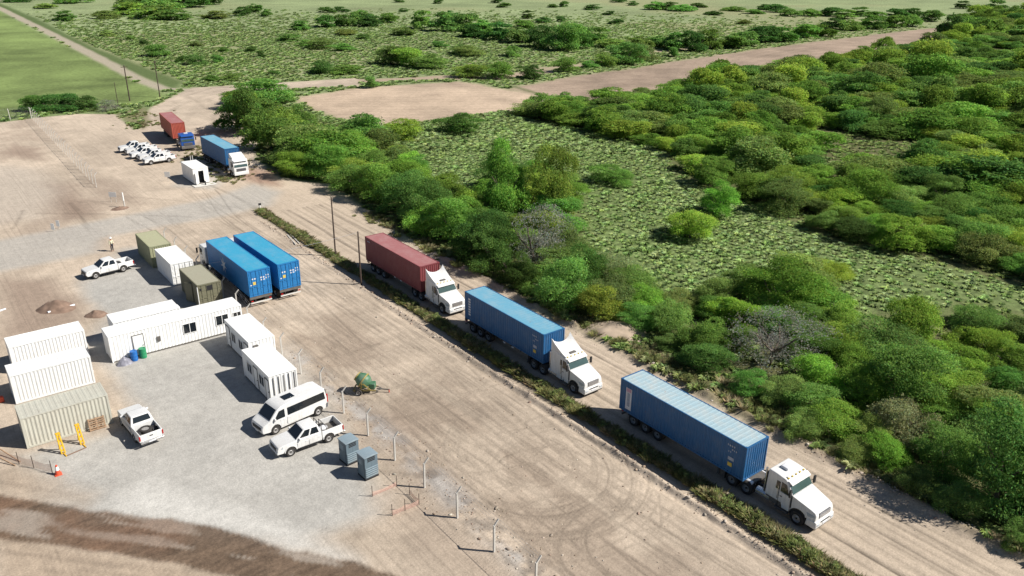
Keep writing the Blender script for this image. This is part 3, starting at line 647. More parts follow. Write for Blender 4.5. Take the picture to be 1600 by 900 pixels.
# leafy row between the haul road and the pasture
ROW = [(372, 206, 56, 50, 'mid'), (425, 238, 74, 60, 'mid'), (448, 218, 60, 45, 'bright'), (468, 262, 78, 56, 'mid'), (492, 236, 66, 42, 'mid'), (512, 284, 72, 58, 'bright'), (540, 256, 70, 46, 'bright'), (556, 306, 74, 52, 'mid'), (588, 282, 66, 44, 'mid'), (592, 322, 80, 60, 'bright'), (632, 338, 84, 62, 'mid'), (640, 300, 70, 46, 'bright'), (668, 358, 84, 66, 'mid'), (692, 326, 70, 48, 'bright'), (706, 386, 84, 70, 'mid'), (728, 352, 66, 52, 'lime'), (742, 414, 84, 74, 'dark'), (772, 436, 80, 76, 'dark'), (765, 385, 70, 60, 'mid'), (800, 452, 70, 52, 'dark'), (845, 470, 80, 44, 'mid')]
ORD = 'first second third fourth fifth sixth seventh eighth ninth tenth eleventh twelfth thirteenth fourteenth fifteenth sixteenth seventeenth eighteenth nineteenth twentieth last'.split()
for i_, (px, py, wp, hp, kd) in enumerate(sorted(ROW)): pxtree('bush', '%s bush along the leafy row between haul road and pasture, counted from the far bend' % ORD[i_], px, py, wp, hp, kd, 'roadside row of bushes')
NEAR = [(905, 432, 80, 50, 'olive'), (950, 448, 80, 46, 'grey'), (985, 470, 76, 44, 'olive'), (1010, 492, 70, 40, 'bright'), (1000, 520, 60, 40, 'mid'), (1040, 520, 76, 48, 'mid'), (1060, 492, 60, 34, 'olive'), (1090, 552, 86, 56, 'bright'), (1050, 552, 50, 26, 'olive'), (1105, 590, 80, 46, 'mid'), (1110, 505, 60, 34, 'mid'), (1150, 555, 60, 40, 'mid'), (1195, 460, 60, 36, 'olive'), (1180, 500, 56, 30, 'grey'),
        (1262, 570, 74, 44, 'mid'), (1305, 552, 90, 44, 'lime'), (1330, 590, 84, 50, 'bright'), (1290, 615, 90, 56, 'bright'), (1335, 640, 90, 52, 'bright'), (1265, 655, 80, 48, 'mid'), (1210, 640, 70, 40, 'olive'), (1170, 625, 60, 36, 'mid'), (1245, 690, 70, 36, 'olive'), (1300, 685, 86, 46, 'bright'), (1350, 700, 70, 40, 'olive'), (1375, 735, 80, 42, 'bright'), (1330, 725, 60, 30, 'olive'), (1420, 700, 110, 76, 'grey'), (1470, 640, 96, 56, 'bright'), (1500, 600, 90, 46, 'bright'), (1450, 590, 80, 44, 'mid'), (1530, 560, 90, 40, 'lime'), (1570, 590, 80, 44, 'bright'), (1585, 640, 90, 60, 'dark'), (1520, 670, 100, 66, 'olive'), (1570, 710, 100, 66, 'bright'), (1470, 745, 96, 70, 'mid'), (1430, 780, 70, 44, 'olive'), (1490, 810, 80, 46, 'mid'), (1610, 760, 90, 80, 'mid'), (1590, 870, 60, 40, 'olive'), (1640, 830, 120, 100, 'mid'), (1520, 520, 70, 36, 'mid'), (1580, 530, 80, 40, 'olive'), (1300, 440, 60, 26, 'lime'), (1270, 425, 44, 20, 'olive')]
for px, py, wp, hp, kd in NEAR: pxtree('bush', KL[kd] % 'far side of the haul road', px, py, wp, hp, kd, 'dense scrub beyond the haul road')
# scrub on the plains behind
FARB = [(220, 13, 60, 26, 'mid'), (262, 16, 60, 26, 'mid'), (300, 12, 56, 24, 'dark'), (325, 8, 36, 20, 'dark'), (240, 30, 70, 20, 'mid'), (200, 24, 50, 18, 'bright'), (275, 32, 50, 16, 'mid'), (170, 30, 34, 14, 'olive'), (105, 33, 34, 15, 'mid'), (68, 14, 30, 10, 'olive'), (30, 4, 40, 12, 'dark'), (110, 6, 50, 14, 'mid'), (395, 20, 26, 16, 'dark'), (378, 25, 26, 14, 'dark'), (335, 30, 40, 12, 'olive'), (250, 90, 40, 19, 'mid'), (310, 103, 34, 14, 'dark'), (341, 99, 18, 12, 'mid'), (282, 98, 16, 9, 'dark'), (204, 62, 16, 8, 'mid'), (224, 70, 14, 9, 'dark'), (170, 58, 20, 12, 'olive'), (308, 73, 18, 8, 'olive'), (392, 82, 18, 9, 'dark'), (350, 82, 14, 8, 'mid'), (360, 128, 24, 12, 'olive'), (330, 128, 22, 9, 'mid'),
        (515, 20, 24, 10, 'dark'), (535, 19, 20, 9, 'dark'), (510, 44, 36, 20, 'dark'), (538, 42, 36, 20, 'mid'), (572, 37, 46, 22, 'mid'), (605, 36, 36, 16, 'mid'), (580, 42, 40, 18, 'dark'), (470, 48, 32, 14, 'mid'), (418, 26, 20, 14, 'mid'), (630, 19, 14, 6, 'dark'), (505, 116, 40, 19, 'dark'), (540, 118, 42, 16, 'mid'), (450, 66, 36, 12, 'mid'), (500, 78, 40, 16, 'olive'), (540, 80, 34, 12, 'mid'), (480, 74, 26, 12, 'mid'), (612, 104, 50, 28, 'mid'), (645, 106, 54, 30, 'bright'), (676, 110, 44, 22, 'mid'), (630, 56, 40, 13, 'olive'), (540, 56, 34, 10, 'olive'), (570, 62, 22, 8, 'dark'), (410, 90, 16, 10, 'dark'), (430, 118, 14, 7, 'mid'), (720, 86, 36, 14, 'olive'), (735, 90, 40, 16, 'olive'), (690, 75, 26, 10, 'mid'),
        (660, 46, 36, 28, 'mid'), (690, 50, 44, 30, 'mid'), (705, 36, 26, 22, 'dark'), (725, 50, 46, 28, 'mid'), (755, 58, 46, 30, 'mid'), (785, 64, 46, 28, 'dark'), (740, 60, 40, 20, 'dark'), (815, 68, 40, 28, 'mid'), (845, 76, 44, 32, 'dark'), (878, 82, 60, 44, 'mid'), (905, 78, 46, 32, 'mid'), (930, 70, 40, 26, 'mid'), (850, 36, 26, 9, 'dark'), (822, 45, 34, 12, 'mid'), (877, 34, 18, 8, 'dark'), (824, 30, 16, 13, 'dark'), (785, 12, 22, 9, 'dark'), (775, 5, 20, 8, 'dark'), (684, 6, 18, 7, 'dark'), (625, 4, 18, 6, 'dark'), (800, 90, 30, 16, 'mid'),
        (735, 124, 50, 20, 'bright'), (780, 124, 46, 24, 'bright'), (918, 107, 22, 13, 'mid'), (945, 105, 36, 20, 'mid'), (975, 104, 56, 34, 'mid'), (1005, 98, 44, 30, 'olive'), (962, 76, 50, 16, 'mid'), (1000, 76, 44, 22, 'mid'), (1030, 74, 40, 20, 'dark'), (1060, 80, 46, 30, 'mid'), (1085, 82, 46, 30, 'dark'), (1110, 78, 46, 30, 'mid'), (1140, 76, 46, 26, 'mid'), (1165, 74, 40, 24, 'mid'), (1195, 68, 50, 26, 'dark'), (1225, 66, 46, 24, 'mid'), (1255, 60, 40, 22, 'mid'), (1285, 58, 44, 20, 'bright'), (960, 38, 24, 8, 'dark'), (950, 24, 20, 7, 'dark'), (925, 16, 24, 8, 'dark'), (880, 11, 18, 9, 'dark'), (862, 12, 18, 6, 'dark'), (968, 4, 22, 8, 'dark'), (990, 9, 18, 7, 'mid'), (1020, 16, 34, 14, 'mid'), (1045, 16, 30, 12, 'dark'), (1072, 18, 40, 12, 'mid'), (1095, 12, 26, 7, 'dark'), (1118, 24, 26, 8, 'dark'), (1150, 18, 34, 9, 'mid'), (1175, 22, 30, 8, 'mid'), (1160, 38, 20, 7, 'olive'), (1195, 16, 24, 9, 'dark'),
        (1212, 20, 34, 12, 'dark'), (1235, 26, 30, 12, 'mid'), (1262, 26, 34, 12, 'mid'), (1295, 26, 38, 14, 'dark'), (1320, 30, 38, 14, 'mid'), (1345, 26, 34, 14, 'mid'), (1300, 46, 36, 18, 'dark'), (1330, 48, 40, 20, 'mid'), (1362, 46, 40, 18, 'mid'), (1395, 44, 40, 20, 'mid'), (1425, 42, 40, 18, 'mid'), (1370, 32, 36, 14, 'mid'), (1400, 28, 34, 14, 'dark'), (1430, 28, 40, 16, 'dark'), (1455, 34, 36, 18, 'mid'), (1505, 14, 24, 12, 'dark'), (1535, 26, 30, 18, 'dark'), (1552, 22, 32, 22, 'dark'), (1594, 24, 26, 16, 'dark'), (1600, 34, 30, 10, 'dark'), (1510, 58, 56, 30, 'mid'), (1545, 66, 60, 36, 'bright'), (1585, 70, 50, 34, 'mid')]
for px, py, wp, hp, kd in FARB: pxtree('bush', (('dark green' if kd == 'dark' else 'mid-green' if kd == 'mid' else 'fresh green' if kd == 'bright' else 'dull olive') + ' scrub bush on the plain ' + ('left of the farm junction' if px < 400 else 'above the ploughed field' if px < 850 else 'above the long ploughed strip')), px, py, wp*1.06, hp, kd, 'scrub on the far plain')
# hedge at the corner of the green field
HED = [(52, 176, 40, 24, 'dark'), (80, 177, 46, 26, 'dark'), (110, 176, 46, 26, 'dark'), (136, 174, 36, 22, 'dark')]
for i_, (px, py, wp, hp, kd) in enumerate(HED): pxtree('hedge_bush', ['leftmost', 'second from left', 'third from left', 'rightmost'][i_] + ' dark hedge bush at the foot of the bright green field', px, py, wp, hp, kd, 'hedge below the green field')
for px, py, wp, hp in [(165, 176, 30, 20), (180, 174, 26, 18)]: pxtree('dry_bush', ('left' if px < 170 else 'right') + ' dry grey bush at the end of the hedge below the green field', px, py, wp, hp, 'bare', 'dry bushes ending the hedge')

def scatter(name, P, S, Rz, lib, idx, mat, label, cat, color=None):
    """one mass of countless plants: points carrying size and turn, each showing one of a few plant shapes"""
    coll = bpy.data.collections.new(name+'_shapes')
    for i, me in enumerate(lib):
        me = me.copy(); at = me.color_attributes['tint']; buf = np.empty(len(me.vertices)*4, np.float32); at.data.foreach_get('color', buf)
        buf = buf.reshape(-1, 4); buf[:, :3] *= np.array(color[i % len(color)], np.float32); at.data.foreach_set('color', buf.ravel())
        o = bpy.data.objects.new('shape_%02d' % i, me); coll.objects.link(o)
    me = bpy.data.meshes.new(name); me.vertices.add(len(P)); me.vertices.foreach_set('co', np.asarray(P, np.float32).ravel())
    a = me.attributes.new('scl', 'FLOAT_VECTOR', 'POINT'); a.data.foreach_set('vector', np.asarray(S, np.float32).ravel())
    rv = np.zeros((len(P), 3), np.float32); rv[:, 2] = Rz; a = me.attributes.new('rot', 'FLOAT_VECTOR', 'POINT'); a.data.foreach_set('vector', rv.ravel())
    a = me.attributes.new('idx', 'INT', 'POINT'); a.data.foreach_set('value', np.asarray(idx, np.int32))
    o = bpy.data.objects.new(name, me); COL.objects.link(o); tag(o, label, cat, kind='stuff')
    g = bpy.data.node_groups.new(name+'_scatter', 'GeometryNodeTree')
    g.interface.new_socket('Geometry', in_out='INPUT', socket_type='NodeSocketGeometry'); g.interface.new_socket('Geometry', in_out='OUTPUT', socket_type='NodeSocketGeometry')
    gi = g.nodes.new('NodeGroupInput'); go = g.nodes.new('NodeGroupOutput'); ip = g.nodes.new('GeometryNodeInstanceOnPoints'); ci = g.nodes.new('GeometryNodeCollectionInfo')
    ci.inputs['Collection'].default_value = coll; ci.inputs['Separate Children'].default_value = True; ci.inputs['Reset Children'].default_value = True
    ip.inputs['Pick Instance'].default_value = True
    def na(nm, t):
        x = g.nodes.new('GeometryNodeInputNamedAttribute'); x.data_type = t; x.inputs['Name'].default_value = nm; return x.outputs['Attribute']
    g.links.new(gi.outputs[0], ip.inputs['Points']); g.links.new(ci.outputs[0], ip.inputs['Instance'])
    g.links.new(na('scl', 'FLOAT_VECTOR'), ip.inputs['Scale']); g.links.new(na('rot', 'FLOAT_VECTOR'), ip.inputs['Rotation']); g.links.new(na('idx', 'INT'), ip.inputs['Instance Index'])
    g.links.new(ip.outputs[0], go.inputs[0]); md = o.modifiers.new('scatter', 'NODES'); md.node_group = g
    return o
def inview(x, y, mx=140, my0=-40, my1=140):
    p = to_px(np.stack([x, y, np.zeros_like(x)], -1)); return (p[:, 2] > 5) & (p[:, 0] > -mx) & (p[:, 0] < 1600+mx) & (p[:, 1] > my0) & (p[:, 1] < 900+my1)
# woodland: 110 more individual trees, the rest one mass
cand = np.stack([rng.uniform(50, 620, 60000), rng.uniform(-5, 420, 60000)], -1)
cd = np.hypot(cand[:, 0], cand[:, 1])
okp = (sdist(cand[:, 0], cand[:, 1], FOREST) > 1.2) & (sdist(cand[:, 0], cand[:, 1], OPEN) < -2.0) & inview(cand[:, 0], cand[:, 1], 160, -30, 200)
okp &= (cand[:, 0] > 53.0) | (cand[:, 1] > 100)
clump = fbm(cand[:, 0], cand[:, 1], 26, 401, 3)
okp &= (clump > -.11) | (cd < 75)
cand = cand[okp]; cd = cd[okp]
order = rng.permutation(len(cand)); cell = {}; kept = []
for x_, y_, r_ in PLACED: cell.setdefault((int(x_//8), int(y_//8)), []).append((x_, y_, max(r_, 2.0)))
for i in order:
    x_, y_ = cand[i]; sp_ = 3.7 if cd[i] < 130 else 4.6 if cd[i] < 260 else 6.0
    cx, cy = int(x_//8), int(y_//8); bad = False
    for ax in (-1, 0, 1):
        for ay in (-1, 0, 1):
            for qx, qy, qr in cell.get((cx+ax, cy+ay), ()):
                if (qx-x_)**2+(qy-y_)**2 < (sp_*.42+qr*.62)**2: bad = True; break
            if bad: break
        if bad: break
    if not bad: cell.setdefault((cx, cy), []).append((x_, y_, sp_*.62)); kept.append(i)
W = cand[kept]; wd = np.hypot(W[:, 0], W[:, 1]); W = W[np.argsort(wd)]; wd = np.sort(wd)
KINDS = ['mid', 'bright', 'lime', 'dark', 'olive', 'olive', 'mid', 'bright', 'bright']
NIND = 110
for i in range(min(NIND, len(W))):
    r = random.Random(900+i); x_, y_ = W[i]; s_ = r.uniform(4.4, 8.2)
    kd = KINDS[r.randrange(9)]
    tree('bush', KL[kd] % ('near side of the tussock pasture' if sdist(np.array([x_]), np.array([y_]), OPEN)[0] > -9 else 'far side of the haul road'), x_, y_, s_, s_*r.choice((.42, .48, .54, .60, .72)), kd, 'dense scrub beyond the haul road')
W = W[NIND:]; wd = wd[NIND:]
if len(W):
    s_ = rng.uniform(4.6, 10.0, len(W))*np.where(wd > 220, 1.2, 1.0); s_ *= np.where(rng.uniform(size=len(W)) < .12, 1.35, 1.0); hh = s_*np.where(rng.uniform(size=len(W)) < np.where(wd > 150, .32, .15), rng.uniform(.66, .86, len(W)), rng.uniform(.36, .58, len(W)))
    colr = [GREEN[k] for k in ('mid', 'bright', 'lime', 'dark', 'olive', 'bright')]
    lib = [MID[i] for i in range(6)]*2
    scatter('woodland', np.stack([W[:, 0], W[:, 1], zats(W[:, 0], W[:, 1])], -1), np.stack([s_, s_*rng.uniform(.7, 1.3, len(W)), hh], -1), rng.uniform(0, 6.28, len(W)), lib, rng.integers(0, 12, len(W)), None,
            'dense green thorn woodland covering the right background', 'woodland', colr[:6] + [GREEN['bright'], GREEN['olive'], GREEN['dark'], GREEN['mid'], GREEN['bright'], GREEN['lime']])
# tussock grass
def tussock(seed, nb=40, flat=1.0):
    """arching blades that droop outwards from a raised crown"""
    r = np.random.default_rng(seed); a = r.uniform(0, 6.283, nb); el = r.uniform(.45, 1.35, nb); ln = r.uniform(.34, .60, nb)
    out = np.stack([np.cos(a), np.sin(a), np.zeros(nb)], -1); side = np.stack([-np.sin(a), np.cos(a), np.zeros(nb)], -1)
    d = out*np.cos(el)[:, None] + np.array([0, 0, 1.0])*(np.sin(el)*flat)[:, None]
    o_ = out*r.uniform(.02, .16, nb)[:, None]; wd_ = r.uniform(.06, .11, nb)[:, None]
    mid = o_+d*(ln*.75)[:, None]; tip = mid + out*(ln*.62)[:, None] - np.array([0, 0, 1.0])*(ln*r.uniform(-.05, .35, nb))[:, None]; tip[:, 2] = np.maximum(tip[:, 2], .03)
    V = np.stack([o_-side*wd_*.6, o_+side*wd_*.6, mid+side*wd_, tip, mid-side*wd_], 1).reshape(-1, 3); F = np.arange(5*nb).reshape(nb, 5)
    t = r.uniform(.78, 1.22, nb); tint = np.stack([t*r.uniform(.9, 1.12, nb), t, t*r.uniform(.8, 1.2, nb)], -1)
    return raw_mesh('tussock', V, F, M['grass'], np.repeat(tint, 5, 0))
TUS = [tussock(500+i, 46, .85) for i in range(6)]
def tuft(seed, nb=16, tall=1.0):
    r = np.random.default_rng(seed); a = r.uniform(0, 6.283, nb); el = r.uniform(.75, 1.5, nb); ln = r.uniform(.5, 1.0, nb)*tall
    d = np.stack([np.cos(a)*np.cos(el), np.sin(a)*np.cos(el), np.sin(el)], -1); side = np.stack([-np.sin(a), np.cos(a), np.zeros(nb)], -1)
    q = r.uniform(0, .45, nb)[:, None]*np.stack([np.cos(a), np.sin(a), np.zeros(nb)], -1); wd_ = r.uniform(.008, .016, nb)[:, None]
    mid = q+d*(ln*.6)[:, None]; tip = q+d*ln[:, None]*[1.3, 1.3, .95]
    V = np.stack([q-side*wd_*.6, q+side*wd_*.6, mid+side*wd_, tip, mid-side*wd_], 1).reshape(-1, 3); F = np.arange(5*nb).reshape(nb, 5)
    t = r.uniform(.65, 1.3, nb); tint = np.stack([t*r.uniform(.85, 1.2, nb), t, t], -1)
    return raw_mesh('tuft', V, F, M['grass'], np.repeat(tint, 5, 0))
WB = [crown(640+i, 900, .06, nlobes=7, spread=.34, flat=.7, holes=.3, wisp=.25) for i in range(3)]
TUF = [tuft(600+i, 110, .85) for i in range(5)]
def pts_in(n, x0, x1, y0, y1): return np.stack([rng.uniform(x0, x1, n), rng.uniform(y0, y1, n)], -1)
def grass_ok(P):
    i = np.clip(np.searchsorted(gx, P[:, 0])-1, 0, nx-2); j = np.clip(np.searchsorted(gy, P[:, 1])-1, 0, ny-2); q = j*nx+i
    return grassm[q], zone[q]
_a, _b = np.meshgrid(np.arange(48, 190, .92), np.arange(20, 250, .92)); Pn = np.stack([_a.ravel(), _b.ravel()], -1) + rng.uniform(-.36, .36, (_a.size, 2)); gmk, zz = grass_ok(Pn); dd = np.hypot(Pn[:, 0], Pn[:, 1])
ok_ = inview(Pn[:, 0], Pn[:, 1], 60, -30, 100) & (rng.uniform(size=len(Pn)) < gmk) & (dd < 190) & (zz == 0) & (rng.uniform(size=len(Pn)) < .90+1.0*fbm(Pn[:, 0], Pn[:, 1], 13, 430, 3))
Pn = Pn[ok_]
Pf = pts_in(110000, 20, 560, 60, 580); gmk, zz = grass_ok(Pf); dd = np.hypot(Pf[:, 0], Pf[:, 1])
ok_ = inview(Pf[:, 0], Pf[:, 1], 60, -20, 100) & (rng.uniform(size=len(Pf)) < gmk) & (dd >= 150) & (rng.uniform(size=len(Pf)) < smooth(560, 260, dd)) & (zz == 0)
Pf = Pf[ok_]
Pw = pts_in(40000, 50, 210, 0, 200); gmk, zz = grass_ok(Pw); ok_ = inview(Pw[:, 0], Pw[:, 1], 60, -30, 100) & (zz == ZN.index('woodland_floor')) & (rng.uniform(size=len(Pw)) < .55)
Pw = Pw[ok_]
PT = np.concatenate([Pn, Pf, Pw]); sz = np.concatenate([np.clip(rng.lognormal(-.30, .25, len(Pn)), .35, 1.25)*(1+.5*fbm(Pn[:, 0], Pn[:, 1], 20, 431, 3)), rng.uniform(.8, 1.8, len(Pf)), rng.uniform(.5, 1.2, len(Pw))])
TC = [(.35, .475, .19), (.32, .455, .17), (.405, .505, .23), (.29, .435, .15), (.35, .475, .19), (.325, .425, .18), (.25, .35, .12), (.29, .36, .14), (.22, .32, .10), (.32, .37, .17), (.24, .34, .12), (.27, .34, .13)]
scatter('tussock_grass', np.stack([PT[:, 0], PT[:, 1], zats(PT[:, 0], PT[:, 1])], -1), np.stack([sz, sz, sz*rng.uniform(.7, 1.1, len(sz))], -1), rng.uniform(0, 6.28, len(sz)), TUS+TUS, np.concatenate([rng.integers(0, 6, len(Pn)+len(Pf)), rng.integers(6, 12, len(Pw))]), None,
        'pale green tussock grass covering the open pasture', 'grass', TC)
# weeds on the verge between yard and road, and along the road edge
yv = rng.uniform(8, 110, 3800); xv = VX + rng.normal(.1, .21, 3800) + .3*fbm(np.full(3800, VX), yv, 6, 95)
kv = (fbm(xv, yv, 5, 410, 3) > -.6) & ~(((yv > 36) & (yv < 43) | (yv > 49) & (yv < 62)) & (rng.uniform(size=3800) < .45)); xv, yv = xv[kv], yv[kv]
ye = rng.uniform(2, 100, 900); xe = 51.3 + rng.normal(.3, .8, 900); ke = fbm(xe, ye, 4, 411, 3) > -.02; xe, ye = xe[ke], ye[ke]
xl = np.concatenate([G(*p)[0] + rng.normal(0, 2.2, 60) for p in [(215, 180), (222, 195), (345, 268), (355, 280), (312, 232), (330, 240), (305, 245), (345, 255)]]); yl = np.concatenate([G(*p)[1] + rng.normal(0, 1.8, 60) for p in [(215, 180), (222, 195), (345, 268), (355, 280), (312, 232), (330, 240), (305, 245), (345, 255)]])
xa = np.concatenate([xv, xe, xl]); ya = np.concatenate([yv, ye, yl]); sz = np.concatenate([rng.uniform(.32, .85, len(xv)), rng.uniform(.4, .9, len(xe)), rng.uniform(.25, .55, len(xl))])
sz = sz*(.8+.9*np.clip(fbm(xa, ya, 3, 412, 2)+.2, 0, 1))
scatter('verge_weeds', np.stack([xa, ya, zats(xa, ya)-.02], -1), np.stack([sz, sz, sz*rng.uniform(.7, 1.2, len(sz))], -1), rng.uniform(0, 6.28, len(sz)), TUF+WB, np.where(rng.uniform(size=len(sz)) < .8, rng.integers(0, 5, len(sz)), rng.integers(5, 8, len(sz))), None,
        'tall green and straw weeds on the strip between yard and haul road', 'weeds', [(.33, .36, .15), (.40, .39, .20), (.28, .33, .12), (.48, .44, .27), (.33, .35, .15), (.28, .34, .13), (.34, .36, .17), (.25, .31, .11)])


# clods and stones thrown up along the road edges
def stone(seed):
    r = np.random.default_rng(seed); bm = bmesh.new(); bmesh.ops.create_icosphere(bm, subdivisions=1, radius=.5)
    V = np.array([v.co[:] for v in bm.verts]); V *= r.uniform(.65, 1.2, (len(V), 1)); V[:, 2] *= .6; F = np.array([[v.index for v in f.verts] for f in bm.faces]); bm.free()
    return raw_mesh('stone', V, F, M['twig'], np.repeat(r.uniform(.85, 1.15, (len(V), 1)), 3, 1))
STN = [stone(700+i) for i in range(5)]
n1_, n2_, n3_, n4_ = 2600, 1300, 500, 200
xs_ = np.concatenate([50.6+rng.normal(0, .5, n1_), 38.1+rng.normal(0, .25, n2_), 25.3+rng.normal(0, 1.0, n3_), rng.uniform(26, 37, n4_)])
ys_ = np.concatenate([rng.uniform(2, 88, n1_), rng.uniform(5, 105, n2_), rng.uniform(24, 66, n3_), rng.uniform(8, 90, n4_)])
ks_ = np.concatenate([fbm(xs_[:n1_], ys_[:n1_], 3, 440, 3) > -.05, np.ones(n2_+n3_+n4_, bool)]); xs_, ys_ = xs_[ks_], ys_[ks_]
sz = rng.uniform(.06, .14, len(xs_))*np.where(rng.uniform(size=len(xs_)) < .08, 2.2, 1.0)
scatter('road_edge_clods', np.stack([xs_, ys_, zats(xs_, ys_)+sz*.1], -1), np.stack([sz*1.3, sz, sz], -1), rng.uniform(0, 6.28, len(sz)), STN, rng.integers(0, 5, len(sz)), None,
        'loose clods and stones along the road edges and fence', 'clods', [(.34, .26, .20), (.40, .33, .27), (.27, .20, .155), (.42, .37, .31), (.31, .24, .18)])
# ------------------------------------------------------------------ containers
def corrug(length, z0, z1, depth=.036, period=.278):
    """trapezoid sheet in the XZ plane, ribs towards -y, from x=-length/2 to length/2"""
    mb = MB(); n = max(2, round(length/period)); p = length/n; xs = []
    for i in range(n):
        a = -length/2+i*p
        xs += [(a, 0), (a+p*.26, 0), (a+p*.5, depth), (a+p*.76, depth)]
    xs.append((length/2, 0)); V = []; F = []
    for x, y in xs: V += [(x, y, z0), (x, y, z1)]
    for i in range(len(xs)-1): F.append((2*i, 2*i+2, 2*i+3, 2*i+1))
    return mb.add(V, F)
def container(label, Lc, H_, loc, rz, wall, roof, group=None, door_end=1, detail=True, name='shipping_container', marks=None, cat='container'):
    """local x along the length, doors at +x (door_end=1); origin at the centre of the underside"""
    o = thing(name, label, cat, loc, rz, group); Wd = 2.44; t = .06; hl = Lc/2; hw = Wd/2
    for sx in (-1, 1):
        for sy in (-1, 1):
            MB().box(min(sx*hl, sx*(hl-.14)), max(sx*hl, sx*(hl-.14)), min(sy*hw, sy*(hw-.09)), max(sy*hw, sy*(hw-.09)), .12, H_-.12).obj('corner_post', wall, o)
            for z0 in (0, H_-.118):
                MB().box(min(sx*(hl+.004), sx*(hl-.178)), max(sx*(hl+.004), sx*(hl-.178)), min(sy*(hw+.004), sy*(hw-.162)), max(sy*(hw+.004), sy*(hw-.162)), z0, z0+.118).obj('corner_casting', wall, o)
    for sy in (-1, 1):
        y0, y1 = sorted((sy*hw, sy*(hw-.08)))
        MB().box(-hl+.18, hl-.18, y0, y1, .005, .15).obj('bottom_rail', wall, o); MB().box(-hl+.18, hl-.18, y0, y1, H_-.085, H_-.006).obj('top_rail', wall, o)
        corrug(Lc-.28, .15, H_-.085).obj('side_wall', wall, o, loc=(0, sy*(hw-.012), 0), rot=(0, 0, 0 if sy < 0 else math.pi))
    fx = -door_end*hl
    MB().box(min(fx, fx+door_end*.1), max(fx, fx+door_end*.1), -hw+.17, hw-.17, .005, .13).obj('end_sill', wall, o); MB().box(min(fx, fx+door_end*.1), max(fx, fx+door_end*.1), -hw+.17, hw-.17, H_-.11, H_-.004).obj('end_header', wall, o)
    corrug(Wd-.18, .13, H_-.11, period=.25).obj('end_wall', wall, o, loc=(fx+door_end*.02, 0, 0), rot=(0, 0, -door_end*math.pi/2))
    # roof sheet with shallow cross ribs
    mb = MB(); n = round(Lc/.42); V = []; F = []
    for i in range(n+1):
        x = -hl+.16+(Lc-.32)*i/n
        for dx, dz in ((-.09, 0), (-.06, .012), (.06, .012), (.09, 0)): V += [(x+dx, -hw+.08, H_-.03+dz), (x+dx, hw-.08, H_-.03+dz)]
    for i in range(len(V)//2-1): F.append((2*i, 2*i+2, 2*i+3, 2*i+1))
    mb.add(V, F).obj('roof', roof, o)
    MB().box(-hl+.05, hl-.05, -hw+.09, hw-.09, .05, .12).obj('floor', M['dark'], o)
    # doors
    dx = door_end*hl
    MB().box(min(dx, dx-door_end*.12), max(dx, dx-door_end*.12), -hw+.17, hw-.17, .005, .11).obj('door_sill', wall, o); MB().box(min(dx, dx-door_end*.12), max(dx, dx-door_end*.12), -hw+.17, hw-.17, H_-.12, H_-.004).obj('door_header', wall, o)
    for sy in (-1, 1):
        y0, y1 = sorted((sy*.008, sy*(hw-.095))); mb = MB()
        mb.box(*sorted((dx-door_end*.075, dx-door_end*.04)), y0, y1, .12, H_-.125)
        for k in range(4):      # raised horizontal folds of the leaf
            z = .16 + (H_-.4)*k/4; mb.box(*sorted((dx-door_end*.045, dx-door_end*.018)), y0+.05, y1-.05, z+.05, z+(H_-.4)/4-.03)
        d = mb.obj('door', wall, o)
        if detail:
            for f in (.28, .74):
                y = sy*(hw-.1)*f; MB().tube((dx+door_end*.012, y, .06), (dx+door_end*.012, y, H_-.06), .02, n=6).obj('locking_bar', M['chrome'] if wall in (M['white_unit'],) else wall, d)
                MB().box(*sorted((dx, dx+door_end*.045)), min(y, y+sy*.3), max(y, y+sy*.3), 1.05, 1.10).obj('handle', wall, d)
            for k in range(4):
                z = .3+(H_-.6)*k/3; MB().box(*sorted((dx-door_end*.03, dx+door_end*.02)), *sorted((sy*(hw-.10), sy*(hw-.2))), z-.05, z+.05).obj('hinge', wall, d)
    for mk in marks or []:   # painted marks: (face, u centre, z centre, width, height, material)
        face, u, z, w_, h_, mt = mk; mb = MB()
        if face == 'door': mb.box(*sorted((dx-door_end*.016, dx-door_end*.010)), u-w_/2, u+w_/2, z-h_/2, z+h_/2)
        else:
            s = -1 if face == 'near' else 1; mb.box(u-w_/2, u+w_/2, *sorted((s*(hw-.010), s*(hw-.006))), z-h_/2, z+h_/2)
        mb.obj('painted_mark', mt, o)
    return o
def txt(face, u, z, n, w_, h_, mt, seed):
    r = random.Random(seed); out = []; x = u
    for i in range(n):
        ww = w_*r.uniform(.5, 1.0); out.append((face, x, z+r.uniform(-.01, .01), ww, h_, mt)); x += w_*1.35
    return out
mw, my_, mp_, md_ = M['mark_white'], M['mark_yellow'], M['mark_pink'], M['mark_dim']
# side marks: a column of illegible lettering near the nose of each blue container
def side_marks(u, face='near'):
    return txt(face, u-.35, 2.25, 4, .13, .13, md_, 1)+txt(face, u+.05, 1.98, 3, .12, .12, md_, 2)+txt(face, u-.25, 1.75, 2, .12, .12, md_, 3)+[(face, u, 1.22, .5, .26, md_), (face, u-.05, .75, .36, .3, my_)]
RZ = -math.pi/2     # local +x towards -Y
HB = 1.06
